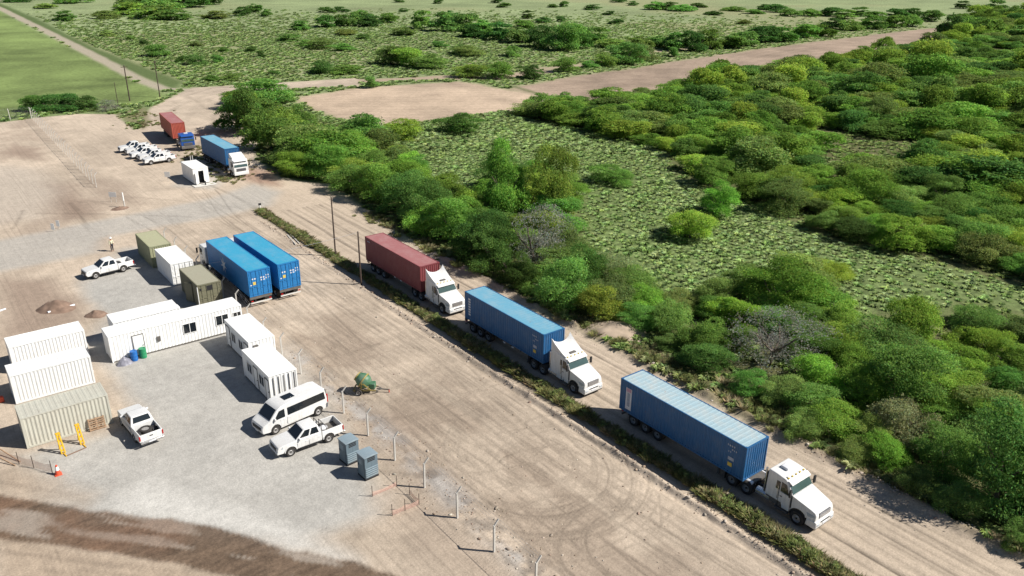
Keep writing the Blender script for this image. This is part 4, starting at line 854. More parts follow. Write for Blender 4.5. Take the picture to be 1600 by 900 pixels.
# truck A (nearest), B, C: doors at +Y (rear), nose at -Y.  local +x -> -Y, local -y side = -X (camera side)
BT_ = 2.75
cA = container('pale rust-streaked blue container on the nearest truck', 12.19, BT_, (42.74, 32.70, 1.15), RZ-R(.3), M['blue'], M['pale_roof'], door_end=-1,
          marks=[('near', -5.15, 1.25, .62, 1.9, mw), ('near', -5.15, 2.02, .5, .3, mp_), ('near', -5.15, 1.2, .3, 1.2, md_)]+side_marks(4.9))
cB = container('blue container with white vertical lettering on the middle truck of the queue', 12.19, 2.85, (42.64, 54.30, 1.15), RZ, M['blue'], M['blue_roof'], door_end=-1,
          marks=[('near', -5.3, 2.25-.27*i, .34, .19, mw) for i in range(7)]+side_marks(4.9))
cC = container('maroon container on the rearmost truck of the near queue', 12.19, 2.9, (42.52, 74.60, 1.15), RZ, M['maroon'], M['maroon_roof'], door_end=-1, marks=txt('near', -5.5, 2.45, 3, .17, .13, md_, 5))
# D, E parked beside the fence, doors facing -Y
def door_marks():
    a = []
    for sy in (1,): a += txt('door', .2, 1.95, 2, .2, .16, mw, 6)+txt('door', .2, 1.7, 2, .22, .14, mw, 7)+txt('door', .75, 2.1, 2, .17, .13, mw, 8)+txt('door', .75, 1.82, 2, .2, .17, mw, 9)
    a += txt('door', -.75, 1.95, 2, .2, .16, mw, 10)+[('door', -.58, 1.45, .3, .34, my_), ('door', -.92, 1.3, .22, .12, mw)]
    return a
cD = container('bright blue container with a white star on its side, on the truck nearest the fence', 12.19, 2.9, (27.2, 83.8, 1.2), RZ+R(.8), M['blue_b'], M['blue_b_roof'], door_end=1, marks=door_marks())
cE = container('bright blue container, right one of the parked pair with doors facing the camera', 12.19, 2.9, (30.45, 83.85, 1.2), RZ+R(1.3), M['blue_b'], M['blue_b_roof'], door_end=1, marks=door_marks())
# seven-ray star painted on D's camera-side wall
mb = MB(); V = [(0, 0)]
for k in range(14):
    a = 2*math.pi*k/14+math.pi/2; r_ = .95 if k % 2 == 0 else .30; V.append((r_*math.cos(a)*.95, r_*math.sin(a)))
mb.add([(x-1.0, -1.216, z+1.45) for x, z in V]+[(x-1.0, -1.211, z+1.45) for x, z in V], [(0, 1+k, 1+(k+1) % 14) for k in range(14)]+[(15, 16+(k+1) % 14, 16+k) for k in range(14)])
mb.obj('painted_star', mw, cD)
cF = container('blue container on the white flat-nosed truck waiting by the guard hut', 12.19, 2.9, (44.75, 139.4, 1.2), RZ, M['blue'], M['blue_roof'], door_end=-1)
cG = container('red container on the blue flat-nosed truck far up the road', 12.19, 2.9, (44.6, 165.7, 1.2), RZ-R(6), M['redc'], M['maroon_roof'], door_end=-1)
# grounded containers beside the yard; long side along Y (o6-8) or X (l1-3)
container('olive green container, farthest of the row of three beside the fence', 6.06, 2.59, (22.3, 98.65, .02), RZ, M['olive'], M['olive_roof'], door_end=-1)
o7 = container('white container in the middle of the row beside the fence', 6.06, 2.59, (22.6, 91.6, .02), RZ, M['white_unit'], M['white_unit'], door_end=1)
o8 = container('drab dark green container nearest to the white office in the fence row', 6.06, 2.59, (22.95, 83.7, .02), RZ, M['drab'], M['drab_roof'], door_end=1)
MB().box(2.96, 3.05, -.35, .35, 1.85, 2.35).obj('vent_opening', M['black'], o8)
MB().box(2.96, 3.05, -1.0, -.8, 1.95, 2.2).obj('vent_opening', M['black'], o8)
MB().hexa([(.2, -1.75, .1), (1.2, -1.3, .1), (1.2, -1.26, .1), (.2, -1.71, .1)], [(.2, -1.75, 2.2), (1.2, -1.3, 2.2), (1.2, -1.26, 2.2), (.2, -1.71, 2.2)]).obj('open_side_flap', M['drab'], o8)
MB().box(2.97, 3.07, -1.28, -1.22, .1, 2.4).obj('door_edge', M['white_unit'], o8)
container('white ribbed container, rearmost of the three at the left edge', 6.06, 2.59, (7.05, 77.45, .02), 0, M['white_unit'], M['white_unit'], door_end=1)
container('white ribbed container between the white and the beige one at the left edge', 6.06, 2.59, (6.3, 71.6, .02), 0, M['white_dull'], M['white_unit'], door_end=1)
l3 = container('beige-grey ribbed container in front at the left edge', 6.06, 2.59, (5.9, 63.85, .02), 0, M['beige'], M['beige'], door_end=1)

# ------------------------------------------------------------------ site offices
def office(label, Lc, loc, rz, wins, doors, aircon=(), name='site_office', H_=2.62):
    o = thing(name, label, 'site office', loc, rz); hl = Lc/2; hw = 1.22; wm = M['white_unit']
    for sy in (-1, 1): corrug(Lc-.2, .12, H_-.1, .03, .31).obj('side_wall', wm, o, loc=(0, sy*(hw-.012), 0), rot=(0, 0, 0 if sy < 0 else math.pi))
    for sx in (-1, 1): corrug(2.26, .12, H_-.1, .03, .31).obj('end_wall', wm, o, loc=(sx*(hl-.012), 0, 0), rot=(0, 0, sx*math.pi/2))
    for sx in (-1, 1):
        for sy in (-1, 1): MB().box(*sorted((sx*hl, sx*(hl-.12))), *sorted((sy*hw, sy*(hw-.12))), 0, H_-.1).obj('corner_post', wm, o)
    MB().box(-hl-.01, hl+.01, -hw-.01, hw+.01, H_-.1, H_-.02).obj('roof', wm, o, bevel=.02)
    MB().box(-hl+.13, hl-.13, -hw+.02, hw-.02, .0, .13).obj('base_frame', M['chassis_grey'], o)
    for face, u, z, w_, h_ in wins:
        s = -1 if face == 'near' else 1
        if face in ('near', 'far'): bx = lambda a, b, c, d, e, f, mb: mb.box(a, b, *sorted((s*c, s*d)), e, f); e0 = hw
        else: bx = None; e0 = hl
        fr = MB(); gl = MB()
        if bx:
            for q in (u-w_/2-.05, u-.025, u+w_/2): fr.box(q, q+.05, *sorted((s*(e0-.02), s*(e0+.03))), z-h_/2, z+h_/2)
            for q in (z-h_/2-.05, z+h_/2): fr.box(u-w_/2-.05, u+w_/2+.05, *sorted((s*(e0-.02), s*(e0+.03))), q, q+.05)
            f = fr.obj('window_frame', wm, o)
            for a, b_ in ((u-w_/2, u-.025), (u+.025, u+w_/2)): MB().box(a, b_, *sorted((s*(e0-.03), s*(e0+.012))), z-h_/2, z+h_/2).obj('pane', M['glass'], f)
    for face, u, w_ in doors:
        s = -1 if face == 'near' else 1
        d = MB().box(u-w_/2, u+w_/2, *sorted((s*(hw-.02), s*(hw+.015))), .15, 2.12).obj('door', wm, o)
        fr = MB()
        for q in (u-w_/2-.06, u+w_/2): fr.box(q, q+.06, *sorted((s*(hw-.02), s*(hw+.03))), .15, 2.12)
        fr.box(u-w_/2-.06, u+w_/2+.06, *sorted((s*(hw-.02), s*(hw+.03))), 2.12, 2.18); fr.obj('door_frame', M['chassis_grey'], d)
        MB().box(u+w_/2-.14, u+w_/2-.06, *sorted((s*(hw+.015), s*(hw+.07))), 1.02, 1.07).obj('handle', M['black'], d)
    for face, u, z in aircon:
        s = -1 if face == 'near' else 1
        if face in ('near', 'far'): a = MB().box(u-.4, u+.4, *sorted((s*(hw), s*(hw+.32))), z-.28, z+.28).obj('air_conditioner', wm, o, bevel=.03); MB().lathe([(.02, 0), (.2, .0), (.2, .02), (.02, .02)], 'y', (u-.08, s*(hw+.33) if s > 0 else s*(hw+.35), z), 12).obj('fan_grille', M['grille'], a)
        else:
            sx = 1 if face == 'right' else -1; a = MB().box(*sorted((sx*hl, sx*(hl+.32))), u-.4, u+.4, z-.28, z+.28).obj('air_conditioner', wm, o, bevel=.03)
    return o
off1 = office('long white site office with three dark windows facing the yard', 12.19, (17.5, 74.5, .02), 0, [('near', 1.0, 1.55, 1.15, .95), ('near', 4.1, 1.55, 1.15, .95), ('near', 5.6, 1.75, .7, .4)], [('near', -3.65, .9)], [('right', .2, 1.9), ('far', -3.9, 1.9)])
MB().box(-2.05, -1.75, -1.30, -1.21, 1.0, 1.5).obj('wall_box', M['chassis_grey'], off1)
off2 = office('short white office unit behind the long site office', 6.06, (15.55, 77.4, .02), 0, [('far', 0, 1.5, 1.0, .9)], [('far', 1.8, .9)], [('right', .3, 1.9)])
off3 = office('white office with its end wall against the long site office', 6.06, (22.3, 67.9, .02), RZ, [('near', -.9, 1.5, .95, .9), ('near', .95, 1.5, .95, .9)], [('near', 2.3, .85), ('near', -2.35, .85)], [])
off4 = office('white office with barred end wall beside the parked minibus', 6.06, (21.3, 60.85, .02), RZ, [('near', -1.4, 1.5, .95, .9), ('near', 1.3, 1.5, .95, .9)], [('near', -.0, .8), ('near', 2.5, .7)], [])
for i in range(5):
    y = -.85+.45*i; MB().box(3.03, 3.09, y-.02, y+.02, .25, 2.4).obj('end_bar', M['chassis_grey'], off4)
MB().box(-2.95, -2.75, -.2, .25, 2.6, 2.72).obj('roof_vent', M['chassis_grey'], off4)

# guard hut with an open dark doorway
hut = thing('guard_hut', 'small white guard hut with its door standing open', 'hut', (37.95, 132.0, .03), 0)
hw, hl, hh = 1.2, 2.9, 2.5; wm = M['white_unit']; t = .07
for sx in (-1, 1): MB().box(*sorted((sx*hw, sx*(hw-t))), -hl, hl, .15, hh).obj('side_wall', wm, hut)
MB().box(-hw+t, hw-t, hl-t, hl, .15, hh).obj('end_wall', wm, hut)
MB().box(-hw+t, -.42, -hl, -hl+t, .15, hh).obj('front_wall', wm, hut); MB().box(.42, hw-t, -hl, -hl+t, .15, hh).obj('front_wall', wm, hut); MB().box(-.42, .42, -hl, -hl+t, 2.12, hh).obj('door_lintel', wm, hut)
MB().box(-hw-.04, hw+.04, -hl-.04, hl+.04, hh, hh+.09).obj('roof', wm, hut, bevel=.02)
MB().box(-hw+.02, hw-.02, -hl+.02, hl-.02, .0, .15).obj('floor', M['chassis_grey'], hut)
MB().box(-hw+t+.002, hw-t-.002, -hl+t+.6, hl-t-.002, .152, 2.45).obj('interior_shade_block', M['black'], hut)  # solid black block painted in for the shade inside the hut
dd_ = MB().hexa([(-.46, -hl-.03, .18), (-.42, -hl-.03, .18), (-1.04, -hl-.62, .18), (-1.07, -hl-.60, .18)], [(-.46, -hl-.03, 2.1), (-.42, -hl-.03, 2.1), (-1.04, -hl-.62, 2.1), (-1.07, -hl-.60, 2.1)]).obj('door', wm, hut)
MB().box(-1.06, -.98, -hl-.66, -hl-.58, 1.0, 1.06).obj('handle', M['black'], dd_)
for x in (.35, .7): MB().tube((x, hl-.1, hh+.09), (x, hl-.1, hh+.9), .05, n=8).obj('roof_pipe', M['concrete'], hut)
slab = MB().box(-1.7, 1.8, -4.6, -3.0, .0, .06).obj('doorstep_slab', M['concrete'], hut, bevel=.02)
MB().box(.1, .25, -4.1, -3.85, .06, .7).obj('step_post', M['black'], hut)

# ------------------------------------------------------------------ wheels
def wheel_meshes(r, w_, rim_r):
    ty = MB().lathe([(rim_r, -w_/2), (r*.93, -w_/2), (r, -w_*.36), (r, w_*.36), (r*.93, w_/2), (rim_r, w_/2)], 'y', n=20, caps=False).mesh('tyre', M['tyre'])
    ri = MB().lathe([(.04, -w_*.30), (rim_r*.35, -w_*.34), (rim_r*.55, -w_*.2), (rim_r*.86, -w_*.24), (rim_r, -w_*.46), (rim_r, w_*.3), (.04, w_*.3)], 'y', n=20).mesh('rim', M['rim'])
    hb = MB().lathe([(.015, -w_*.44), (rim_r*.24, -w_*.44), (rim_r*.26, -w_*.2), (.015, -w_*.2)], 'y', n=10).mesh('hub', M['dark'])
    return ty, ri, hb
WC = wheel_meshes(.385, .25, .235); WT = wheel_meshes(.51, .30, .29); WD = wheel_meshes(.51, .56, .29)
def wheel(parent, x, y, r, ms):
    o = bpy.data.objects.new('wheel', None); COL.objects.link(o); o.parent = parent; o.location = (x, y, r); o.rotation_euler = (0, 0, 0 if y < 0 else math.pi); o.empty_display_size = .2
    inst('tyre', ms[0], o); inst('rim', ms[1], o); inst('hub', ms[2], o)
def arch(cx, r, zc, a0, a1, n=9):
    return [(cx+r*math.cos(R(a)), zc+r*math.sin(R(a))) for a in np.linspace(a0, a1, n)]

# ------------------------------------------------------------------ pickups and minibus
def sideband(mb_fn): pass
def pickup(label, loc, rz, bed='empty', group=None, bull=False):
    o = thing('pickup_truck', label, 'pickup truck', loc, rz, group); wp = M['white_paint']; hw = .92
    def taper(x, y, z):
        k = 1.0
        if x > 1.6: k -= .13*((x-1.6)/1.05)**2
        if x < -2.2: k -= .03*((-x-2.2)/.45)
        if z < .6: k -= .05*(.6-z)/.3
        if z > .95: k -= .06*(z-.95)/.2
        return (x, y*k, z)
    fw, rw = 1.67, -1.415
    body = [(2.60, .40), (2.66, .55), (2.65, .80), (2.56, .97), (2.25, 1.06), (1.25, 1.13), (1.18, 1.15), (-.86, 1.15), (-.86, .48)] + [(-.80, .42)] + [(.95, .42)] + arch(fw, .46, .42, 180, 0)[0:] + [(2.3, .40)]
    MB().prism(body, -hw, hw).warp(taper).obj('body', wp, o, bevel=.045, seg=3)
    bedp = [(-.90, 1.12), (-2.62, 1.14), (-2.66, 1.08), (-2.66, .58), (-2.6, .5)] + [(-1.96, .5)] + arch(rw, .46, .42, 170, 10) + [(-.90, .45)]
    for s in (-1, 1): MB().prism(bedp[::-1], *sorted((s*hw, s*(hw-.09)))).warp(taper).obj('bed_side', wp, o, bevel=.02)
    MB().box(-2.56, -.92, -.79, .79, .60, .64).obj('bed_floor', M['chassis_grey'] if bed != 'white' else wp, o); MB().box(-.96, -.92, -.79, .79, .64, 1.12).obj('bed_front', wp, o)
    tg = MB().box(-2.665, -2.59, -.80, .80, .56, 1.13).obj('tailgate', wp, o, bevel=.02); MB().box(-2.69, -2.665, -.12, .12, .88, .94).obj('handle', M['black'], tg)
    for s in (-1, 1): MB().box(-2.69, -2.60, *sorted((s*.80, s*.895)), .70, 1.06).obj('tail_light', M['red_lamp'], o)
    MB().box(-2.80, -2.66, -.85, .85, .42, .56).obj('rear_bumper', M['chrome'] if bed != 'cage' else wp, o, bevel=.02)
    MB().box(-2.81, -2.80, -.26, .26, .44, .54).obj('number_plate', M['mark_white'], o)
    # greenhouse
    lo = [(1.20, -.83, 1.14), (1.20, .83, 1.14), (-.86, .86, 1.14), (-.86, -.86, 1.14)]; hi = [(.42, -.66, 1.74), (.42, .66, 1.74), (-.66, .69, 1.76), (-.66, -.69, 1.76)]
    MB().hexa([lo[3], lo[0], lo[1], lo[2]], [hi[3], hi[0], hi[1], hi[2]]).obj('cab', wp, o, bevel=.05, seg=3)
    MB().panel([lo[0], lo[1], hi[1], hi[0]], .05, .95, .06, .92, .012, .03).obj('windscreen', M['glass'], o)
    MB().panel([lo[2], lo[3], hi[3], hi[2]], .10, .90, .2, .88, .012, .03).obj('rear_window', M['glass'], o)
    for s in (-1, 1):
        Q = [lo[3], lo[0], hi[0], hi[3]] if s < 0 else [lo[1], lo[2], hi[2], hi[1]]
        us = [(.09, .46), (.52, .90)] if s < 0 else [(.10, .48), (.54, .91)]
        for u0, u1 in us:
            a, b_, c, d = [Vector(q) for q in Q]; P = lambda u, v: (a*(1-u)+b_*u)*(1-v)+(d*(1-u)+c*u)*v
            nrm = (b_-a).cross(d-a).normalized(); k = .0
            c4 = [P(u0, .12), P(u1, .12), P(u1-.02, .86), P(u0+.02, .86)]
            MB().hexa([p-nrm*.02 for p in c4], [p+nrm*.012 for p in c4]).obj('side_window', M['glass'], o)
        for x0, x1 in ((-.80, .18), (.22, 1.12)):
            y = s*(hw-.004); d = MB().box(x0, x1, *sorted((y, s*(hw+.010))), .50, .93).obj('door', wp, o, bevel=.01)
            MB().box(x0+.06, x0+.26, *sorted((s*(hw+.010), s*(hw+.035))), .84, .88).obj('handle', wp, d)
        m_ = MB().box(.86, .98, *sorted((s*.84, s*1.06)), 1.13, 1.30).obj('mirror', wp, o, bevel=.02)
        MB().hexa([(2.42, s*.62, .78), (2.60, s*.58, .78), (2.58, s*.74, .78), (2.30, s*.87, .80)], [(2.40, s*.62, .95), (2.57, s*.56, .93), (2.52, s*.72, .95), (2.22, s*.85, .97)]).obj('headlight', M['lamp'], o)
        MB().box(-.8, .9, *sorted((s*.84, s*.95)), .36, .41).obj('side_step', M['black'], o)
        for wx_ in (fw, rw):
            ar = arch(wx_, .50, .42, 175, 5, 10); ai = arch(wx_, .44, .42, 5, 175, 10)
            MB().prism((ar+ai)[::-1], *sorted((s*(hw-.05), s*(hw+.02)))).obj('wheel_arch', wp, o)
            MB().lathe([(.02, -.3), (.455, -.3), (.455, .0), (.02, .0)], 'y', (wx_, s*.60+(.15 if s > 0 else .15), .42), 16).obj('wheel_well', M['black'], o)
    MB().box(2.56, 2.675, -.52, .52, .62, .86).obj('grille', M['black'], o, bevel=.02)
    MB().box(2.50, 2.70, -.80, .80, .40, .58).obj('front_bumper', wp if not bull else M['black'], o, bevel=.04)
    MB().box(2.695, 2.71, -.22, .22, .46, .55).obj('number_plate', M['mark_white'], o)
    for s in (-1, 1):
        for wx_ in (fw, rw): wheel(o, wx_, s*.80, .385, WC)
    for y in (-.5, .5): MB().box(-2.5, 2.4, y-.05, y+.05, .3, .45).obj('chassis_rail', M['dark'], o)
    if bed in ('bars', 'cage'):
        rb = MB()
        for x in ((-.95,) if bed == 'cage' else (-.95, -1.35)):
            for s in (-1, 1): rb.tube((x, s*.72, .62), (x, s*.66, 1.62 if x > -1 else 1.35), .035, n=6)
            rb.tube((x, -.66, 1.60 if x > -1 else 1.33), (x, .66, 1.60 if x > -1 else 1.33), .035, n=6)
        rb.obj('roll_bar', M['chassis_grey'] if bed == 'bars' else M['black'], o)
    return o
def load_on(o, name, label, cat): pass
H0 = .03
p1_ = pickup('white pickup with an open dark bed parked beside the minibus', (20.0, 50.72, H0), math.pi, 'bars')
p2_ = pickup('white pickup seen from behind with a spare wheel in its bed', (10.35, 60.15, H0), R(90)+R(4), 'empty')
p3_ = pickup('white pickup standing alone on the gravel near the person', (16.55, 97.0, H0), math.pi+R(8), 'white', bull=True)
ROWL = ['white pickup at the near end of the row by the guard hut', 'second white pickup from the near end of the row', 'third white pickup, in the middle of the row', 'fourth white pickup from the near end of the row', 'white pickup at the far end of the row']
for i in range(5): 
    pickup(ROWL[i], (36.5-.22*i+(0, .3, -.25, .15, -.2)[i], 147.2+2.95*i+(0, .12, -.15, .2, 0)[i], H0), math.pi+R((4, 1, 5, -1, 2)[i]), 'white', 'pickups parked in a row')
# spare wheel and roll of net lying in the beds
sw = thing('spare_wheel', 'spare wheel lying in the bed of the rear-facing pickup', 'wheel', (10.45, 58.75, H0+.77), 0)
a_ = inst('tyre', WC[0], sw, rot=(R(90), 0, 0), scale=(1.25, 1, 1.25)); inst('rim', WC[1], sw, rot=(R(90), 0, 0), scale=(1.25, 1, 1.25))
bx_ = thing('tool_box', 'pale box lying in the bed of the rear-facing pickup', 'box', (10.3, 59.55, H0+.64), R(4)); MB().box(-.65, .65, -.17, .17, 0, .36).obj('body', M['concrete'], bx_, bevel=.03); MB().box(-.66, .66, -.18, .18, .36, .40).obj('lid', M['chassis_grey'], bx_, bevel=.01)
bg_ = thing('sack', 'white sack in the bed of the pickup beside the minibus', 'sack', (21.4, 50.85, H0+.64), 0)
mb = MB().lathe([(.02, 0), (.26, .02), (.30, .14), (.22, .28), (.05, .34), (.02, .34)], 'z', n=10); mb.warp(lambda x, y, z: (x*1.3, y*.9, z)).obj('cloth', M['mark_white'], bg_, smooth_=True)

def minibus(label, loc, rz):
    o = thing('minibus', label, 'minibus', loc, rz); wp = M['white_paint']; hw = .97; fw, rw = 1.86, -2.0
    def tp(x, y, z):
        k = 1.0
        if x > 1.9: k -= .16*((x-1.9)/1.05)**2
        if x < -2.5: k -= .03
        if z > 1.15: k -= .11*((z-1.15)/1.1)**1.3
        if z < .6: k -= .04*(.6-z)/.3
        return (x, y*k, z)
    prof = [(2.90, .34), (2.96, .52), (2.95, .80), (2.86, 1.00), (2.50, 1.17), (2.30, 1.24), (1.52, 2.02), (1.20, 2.16), (.5, 2.24), (-2.3, 2.26), (-2.75, 2.16), (-2.90, 1.2), (-2.95, .95), (-2.95, .42), (-2.47, .36)] + arch(rw, .45, .40, 185, -5) + [(1.36, .34)] + arch(fw, .45, .40, 185, -5) + [(2.4, .32)]
    prof = [p for i, p in enumerate(prof)]
    MB().prism(prof, -hw, hw).obj('body_core', wp, o) if False else None
    # body in slices across the width so that the sides curve in towards the roof
    n = len(prof); ys = [-1, -.97, -.6, 0, .6, .97, 1]; V = []; F = []
    for y in ys:
        for x, z in prof:
            zz = z - (.05 if abs(y) == 1 and z > 2 else 0); xx = x - (.0 if abs(y) < 1 else (.04 if x > 2 else 0)); V.append((xx, y*hw, zz))
    for j in range(len(ys)-1):
        for i in range(n): F.append((j*n+i, (j+1)*n+i, (j+1)*n+(i+1) % n, j*n+(i+1) % n))
    F.append(tuple(range(n))); F.append(tuple(range(len(V)-1, len(V)-n-1, -1)))
    MB().add(V, F).warp(tp).obj('body', wp, o, bevel=.05, seg=3)
    w0 = tp(2.24, .86*hw, 1.30); w1 = tp(1.60, .86*hw, 1.98)
    MB().panel([(w0[0], -w0[1], w0[2]), (w0[0], w0[1], w0[2]), (w1[0], w1[1]*.97, w1[2]), (w1[0], -w1[1]*.97, w1[2])], 0, 1, 0, 1, .02, .05).obj('windscreen', M['glass'], o)
    for s in (-1, 1):
        def sp_(x, z, off): q = tp(x, s*hw, z); return (q[0], q[1]+s*off, q[2])
        for nm, pts in (('side_window', [(.98, 1.22), (1.95, 1.22), (1.45, 1.84), (.98, 1.88)]), ('long_side_window', [(-2.72, 1.28), (.72, 1.24), (.72, 1.86), (-2.66, 1.90)])):
            lo = [sp_(x, z, -.04) for x, z in pts]; hi = [sp_(x, z, .012) for x, z in pts]
            MB().hexa(lo, hi).obj(nm, M['glass'], o)
        d = MB().box(.92, 1.40, *sorted((s*(hw-.01), s*(hw+.008))), .48, 1.10).obj('door', wp, o); MB().box(.98, 1.16, *sorted((s*(hw+.008), s*(hw+.03))), 1.0, 1.04).obj('handle', wp, d)
        d = MB().box(-.75, .80, *sorted((s*(hw-.01), s*(hw+.008))), .45, 1.10).obj('door', wp, o); MB().box(.55, .73, *sorted((s*(hw+.008), s*(hw+.03))), 1.0, 1.04).obj('handle', wp, d)
        MB().box(1.84, 1.96, *sorted((s*.92, s*1.14)), 1.20, 1.42).obj('mirror', wp, o, bevel=.03)
        MB().hexa([(2.70, s*.62, .86), (2.90, s*.50, .86), (2.86, s*.74, .86), (2.5, s*.90, .88)], [(2.62, s*.64, 1.05), (2.84, s*.52, 1.01), (2.76, s*.74, 1.04), (2.36, s*.88, 1.10)]).obj('headlight', M['lamp'], o)
        for wx_ in (fw, rw):
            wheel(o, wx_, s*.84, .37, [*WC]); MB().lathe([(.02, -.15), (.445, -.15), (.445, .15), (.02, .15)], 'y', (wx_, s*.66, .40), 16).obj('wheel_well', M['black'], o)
    MB().box(2.84, 2.985, -.62, .62, .58, .84).obj('grille', M['black'], o, bevel=.03); MB().box(2.975, 2.99, -.22, .22, .40, .50).obj('number_plate', M['mark_white'], o)
    MB().box(-.35, .55, -.36, .36, 2.24, 2.285).obj('roof_hatch', M['glass'], o, bevel=.01)
    MB().box(-2.96, -2.9, -.70, .70, 1.25, 1.9).obj('rear_window', M['glass'], o)
    for s in (-1, 1): MB().box(-2.97, -2.88, *sorted((s*.82, s*.94)), .9, 1.6).obj('tail_light', M['red_lamp'], o)
    return o
minibus('white minibus with black side glass and a dark roof hatch', (20.35, 54.55, H0), math.pi+R(8))
# ------------------------------------------------------------------ trucks: tractor and coupled container trailer
def trailer(o, x_front, x_rear, hgt, rear='dark', rot=0.0):
    """chassis from x_front (nose) back to x_rear, deck at hgt; part of the truck o"""
    ch = MB()
    for y in (-.48, .48): ch.box(x_rear+.05, x_front-.2, y-.08, y+.08, hgt-.36, hgt-.02)
    n = 9
    for i in range(n):
        x = x_rear+.3+(x_front-x_rear-.8)*i/(n-1); ch.box(x-.06, x+.06, -1.15, 1.15, hgt-.16, hgt-.03)
    c = ch.obj('trailer_frame', M['dark'], o)
    MB().box(x_rear-.02, x_rear+.12, -1.2, 1.2, hgt-.30, hgt-.03).obj('rear_crossbar', M['chassis_grey'], c)
    MB().box(x_rear-.03, x_rear+.06, -1.15, 1.15, .42, .56).obj('rear_bumper', M['concrete'] if rear == 'white' else M['chassis_grey'], c)
    for s in (-1, 1):
        MB().box(x_rear-.04, x_rear+.02, *sorted((s*.86, s*1.1)), .66, .76).obj('tail_light', M['red_lamp'], c)
        MB().box(x_rear+.0, x_rear+.05, *sorted((s*.55, s*.65)), .5, hgt-.2).obj('bumper_stay', M['dark'], c)
        MB().box(x_front-2.6, x_front-2.45, *sorted((s*.75, s*.92)), .12, hgt-.3).obj('landing_leg', M['chassis_grey'], c)
        for k in (0, 1): MB().box(x_front-4.6-1.3*k, x_front-4.3-1.3*k, *sorted((s*1.16, s*1.19)), hgt-.22, hgt-.12).obj('side_reflector', M['mark_white'], c)
        for xx in (1.3, 2.6, 3.9):
            wheel(o, x_rear+xx, s*.93, .51, WD)
            MB().lathe([(.53, -.28), (.60, -.28), (.60, .28), (.53, .28)], 'y', (x_rear+xx, s*.93, .56), 14).warp(lambda x, y, z: (x, y, max(z, .74))).obj('mudguard', M['black'], c)
    for xx in (1.3, 2.6, 3.9): MB().tube((x_rear+xx, -.8, .51), (x_rear+xx, .8, .51), .07).obj('axle', M['dark'], c)
def tractor_base(o, back, front_axle, drive, tank=True):
    fr = MB()
    for y in (-.42, .42): fr.box(back, front_axle+.9, y-.05, y+.05, .72, .98)
    for i in range(4): fr.box(back+.1+i*1.1, back+.2+i*1.1, -.42, .42, .76, .92)
    f = fr.obj('chassis', M['dark'], o)
    MB().lathe([(.02, .98), (.5, .98), (.52, 1.05), (.02, 1.06)], 'z', (drive[0]*.5+drive[-1]*.5, 0, 0), 14).obj('fifth_wheel', M['chassis_grey'], f)
    for x in drive:
        for s in (-1, 1): wheel(o, x, s*.92, .51, WD)
        MB().tube((x, -.8, .51), (x, .8, .51), .08).obj('axle', M['dark'], f)
    for s in (-1, 1):
        wheel(o, front_axle, s*1.02, .51, WT)
        if tank: MB().tube((drive[-1]+.75, s*.86, .74), (drive[-1]+1.85, s*.86, .74), .30, n=14).obj('fuel_tank', M['chrome'], f, smooth_=False)
        MB().box(back-.02, back+.04, *sorted((s*.68, s*1.18)), .3, .95).obj('mud_flap', M['black'], f)
        MB().box(back-.02, back+.05, *sorted((s*.5, s*.66)), .74, .9).obj('tail_light', M['red_lamp'], f)
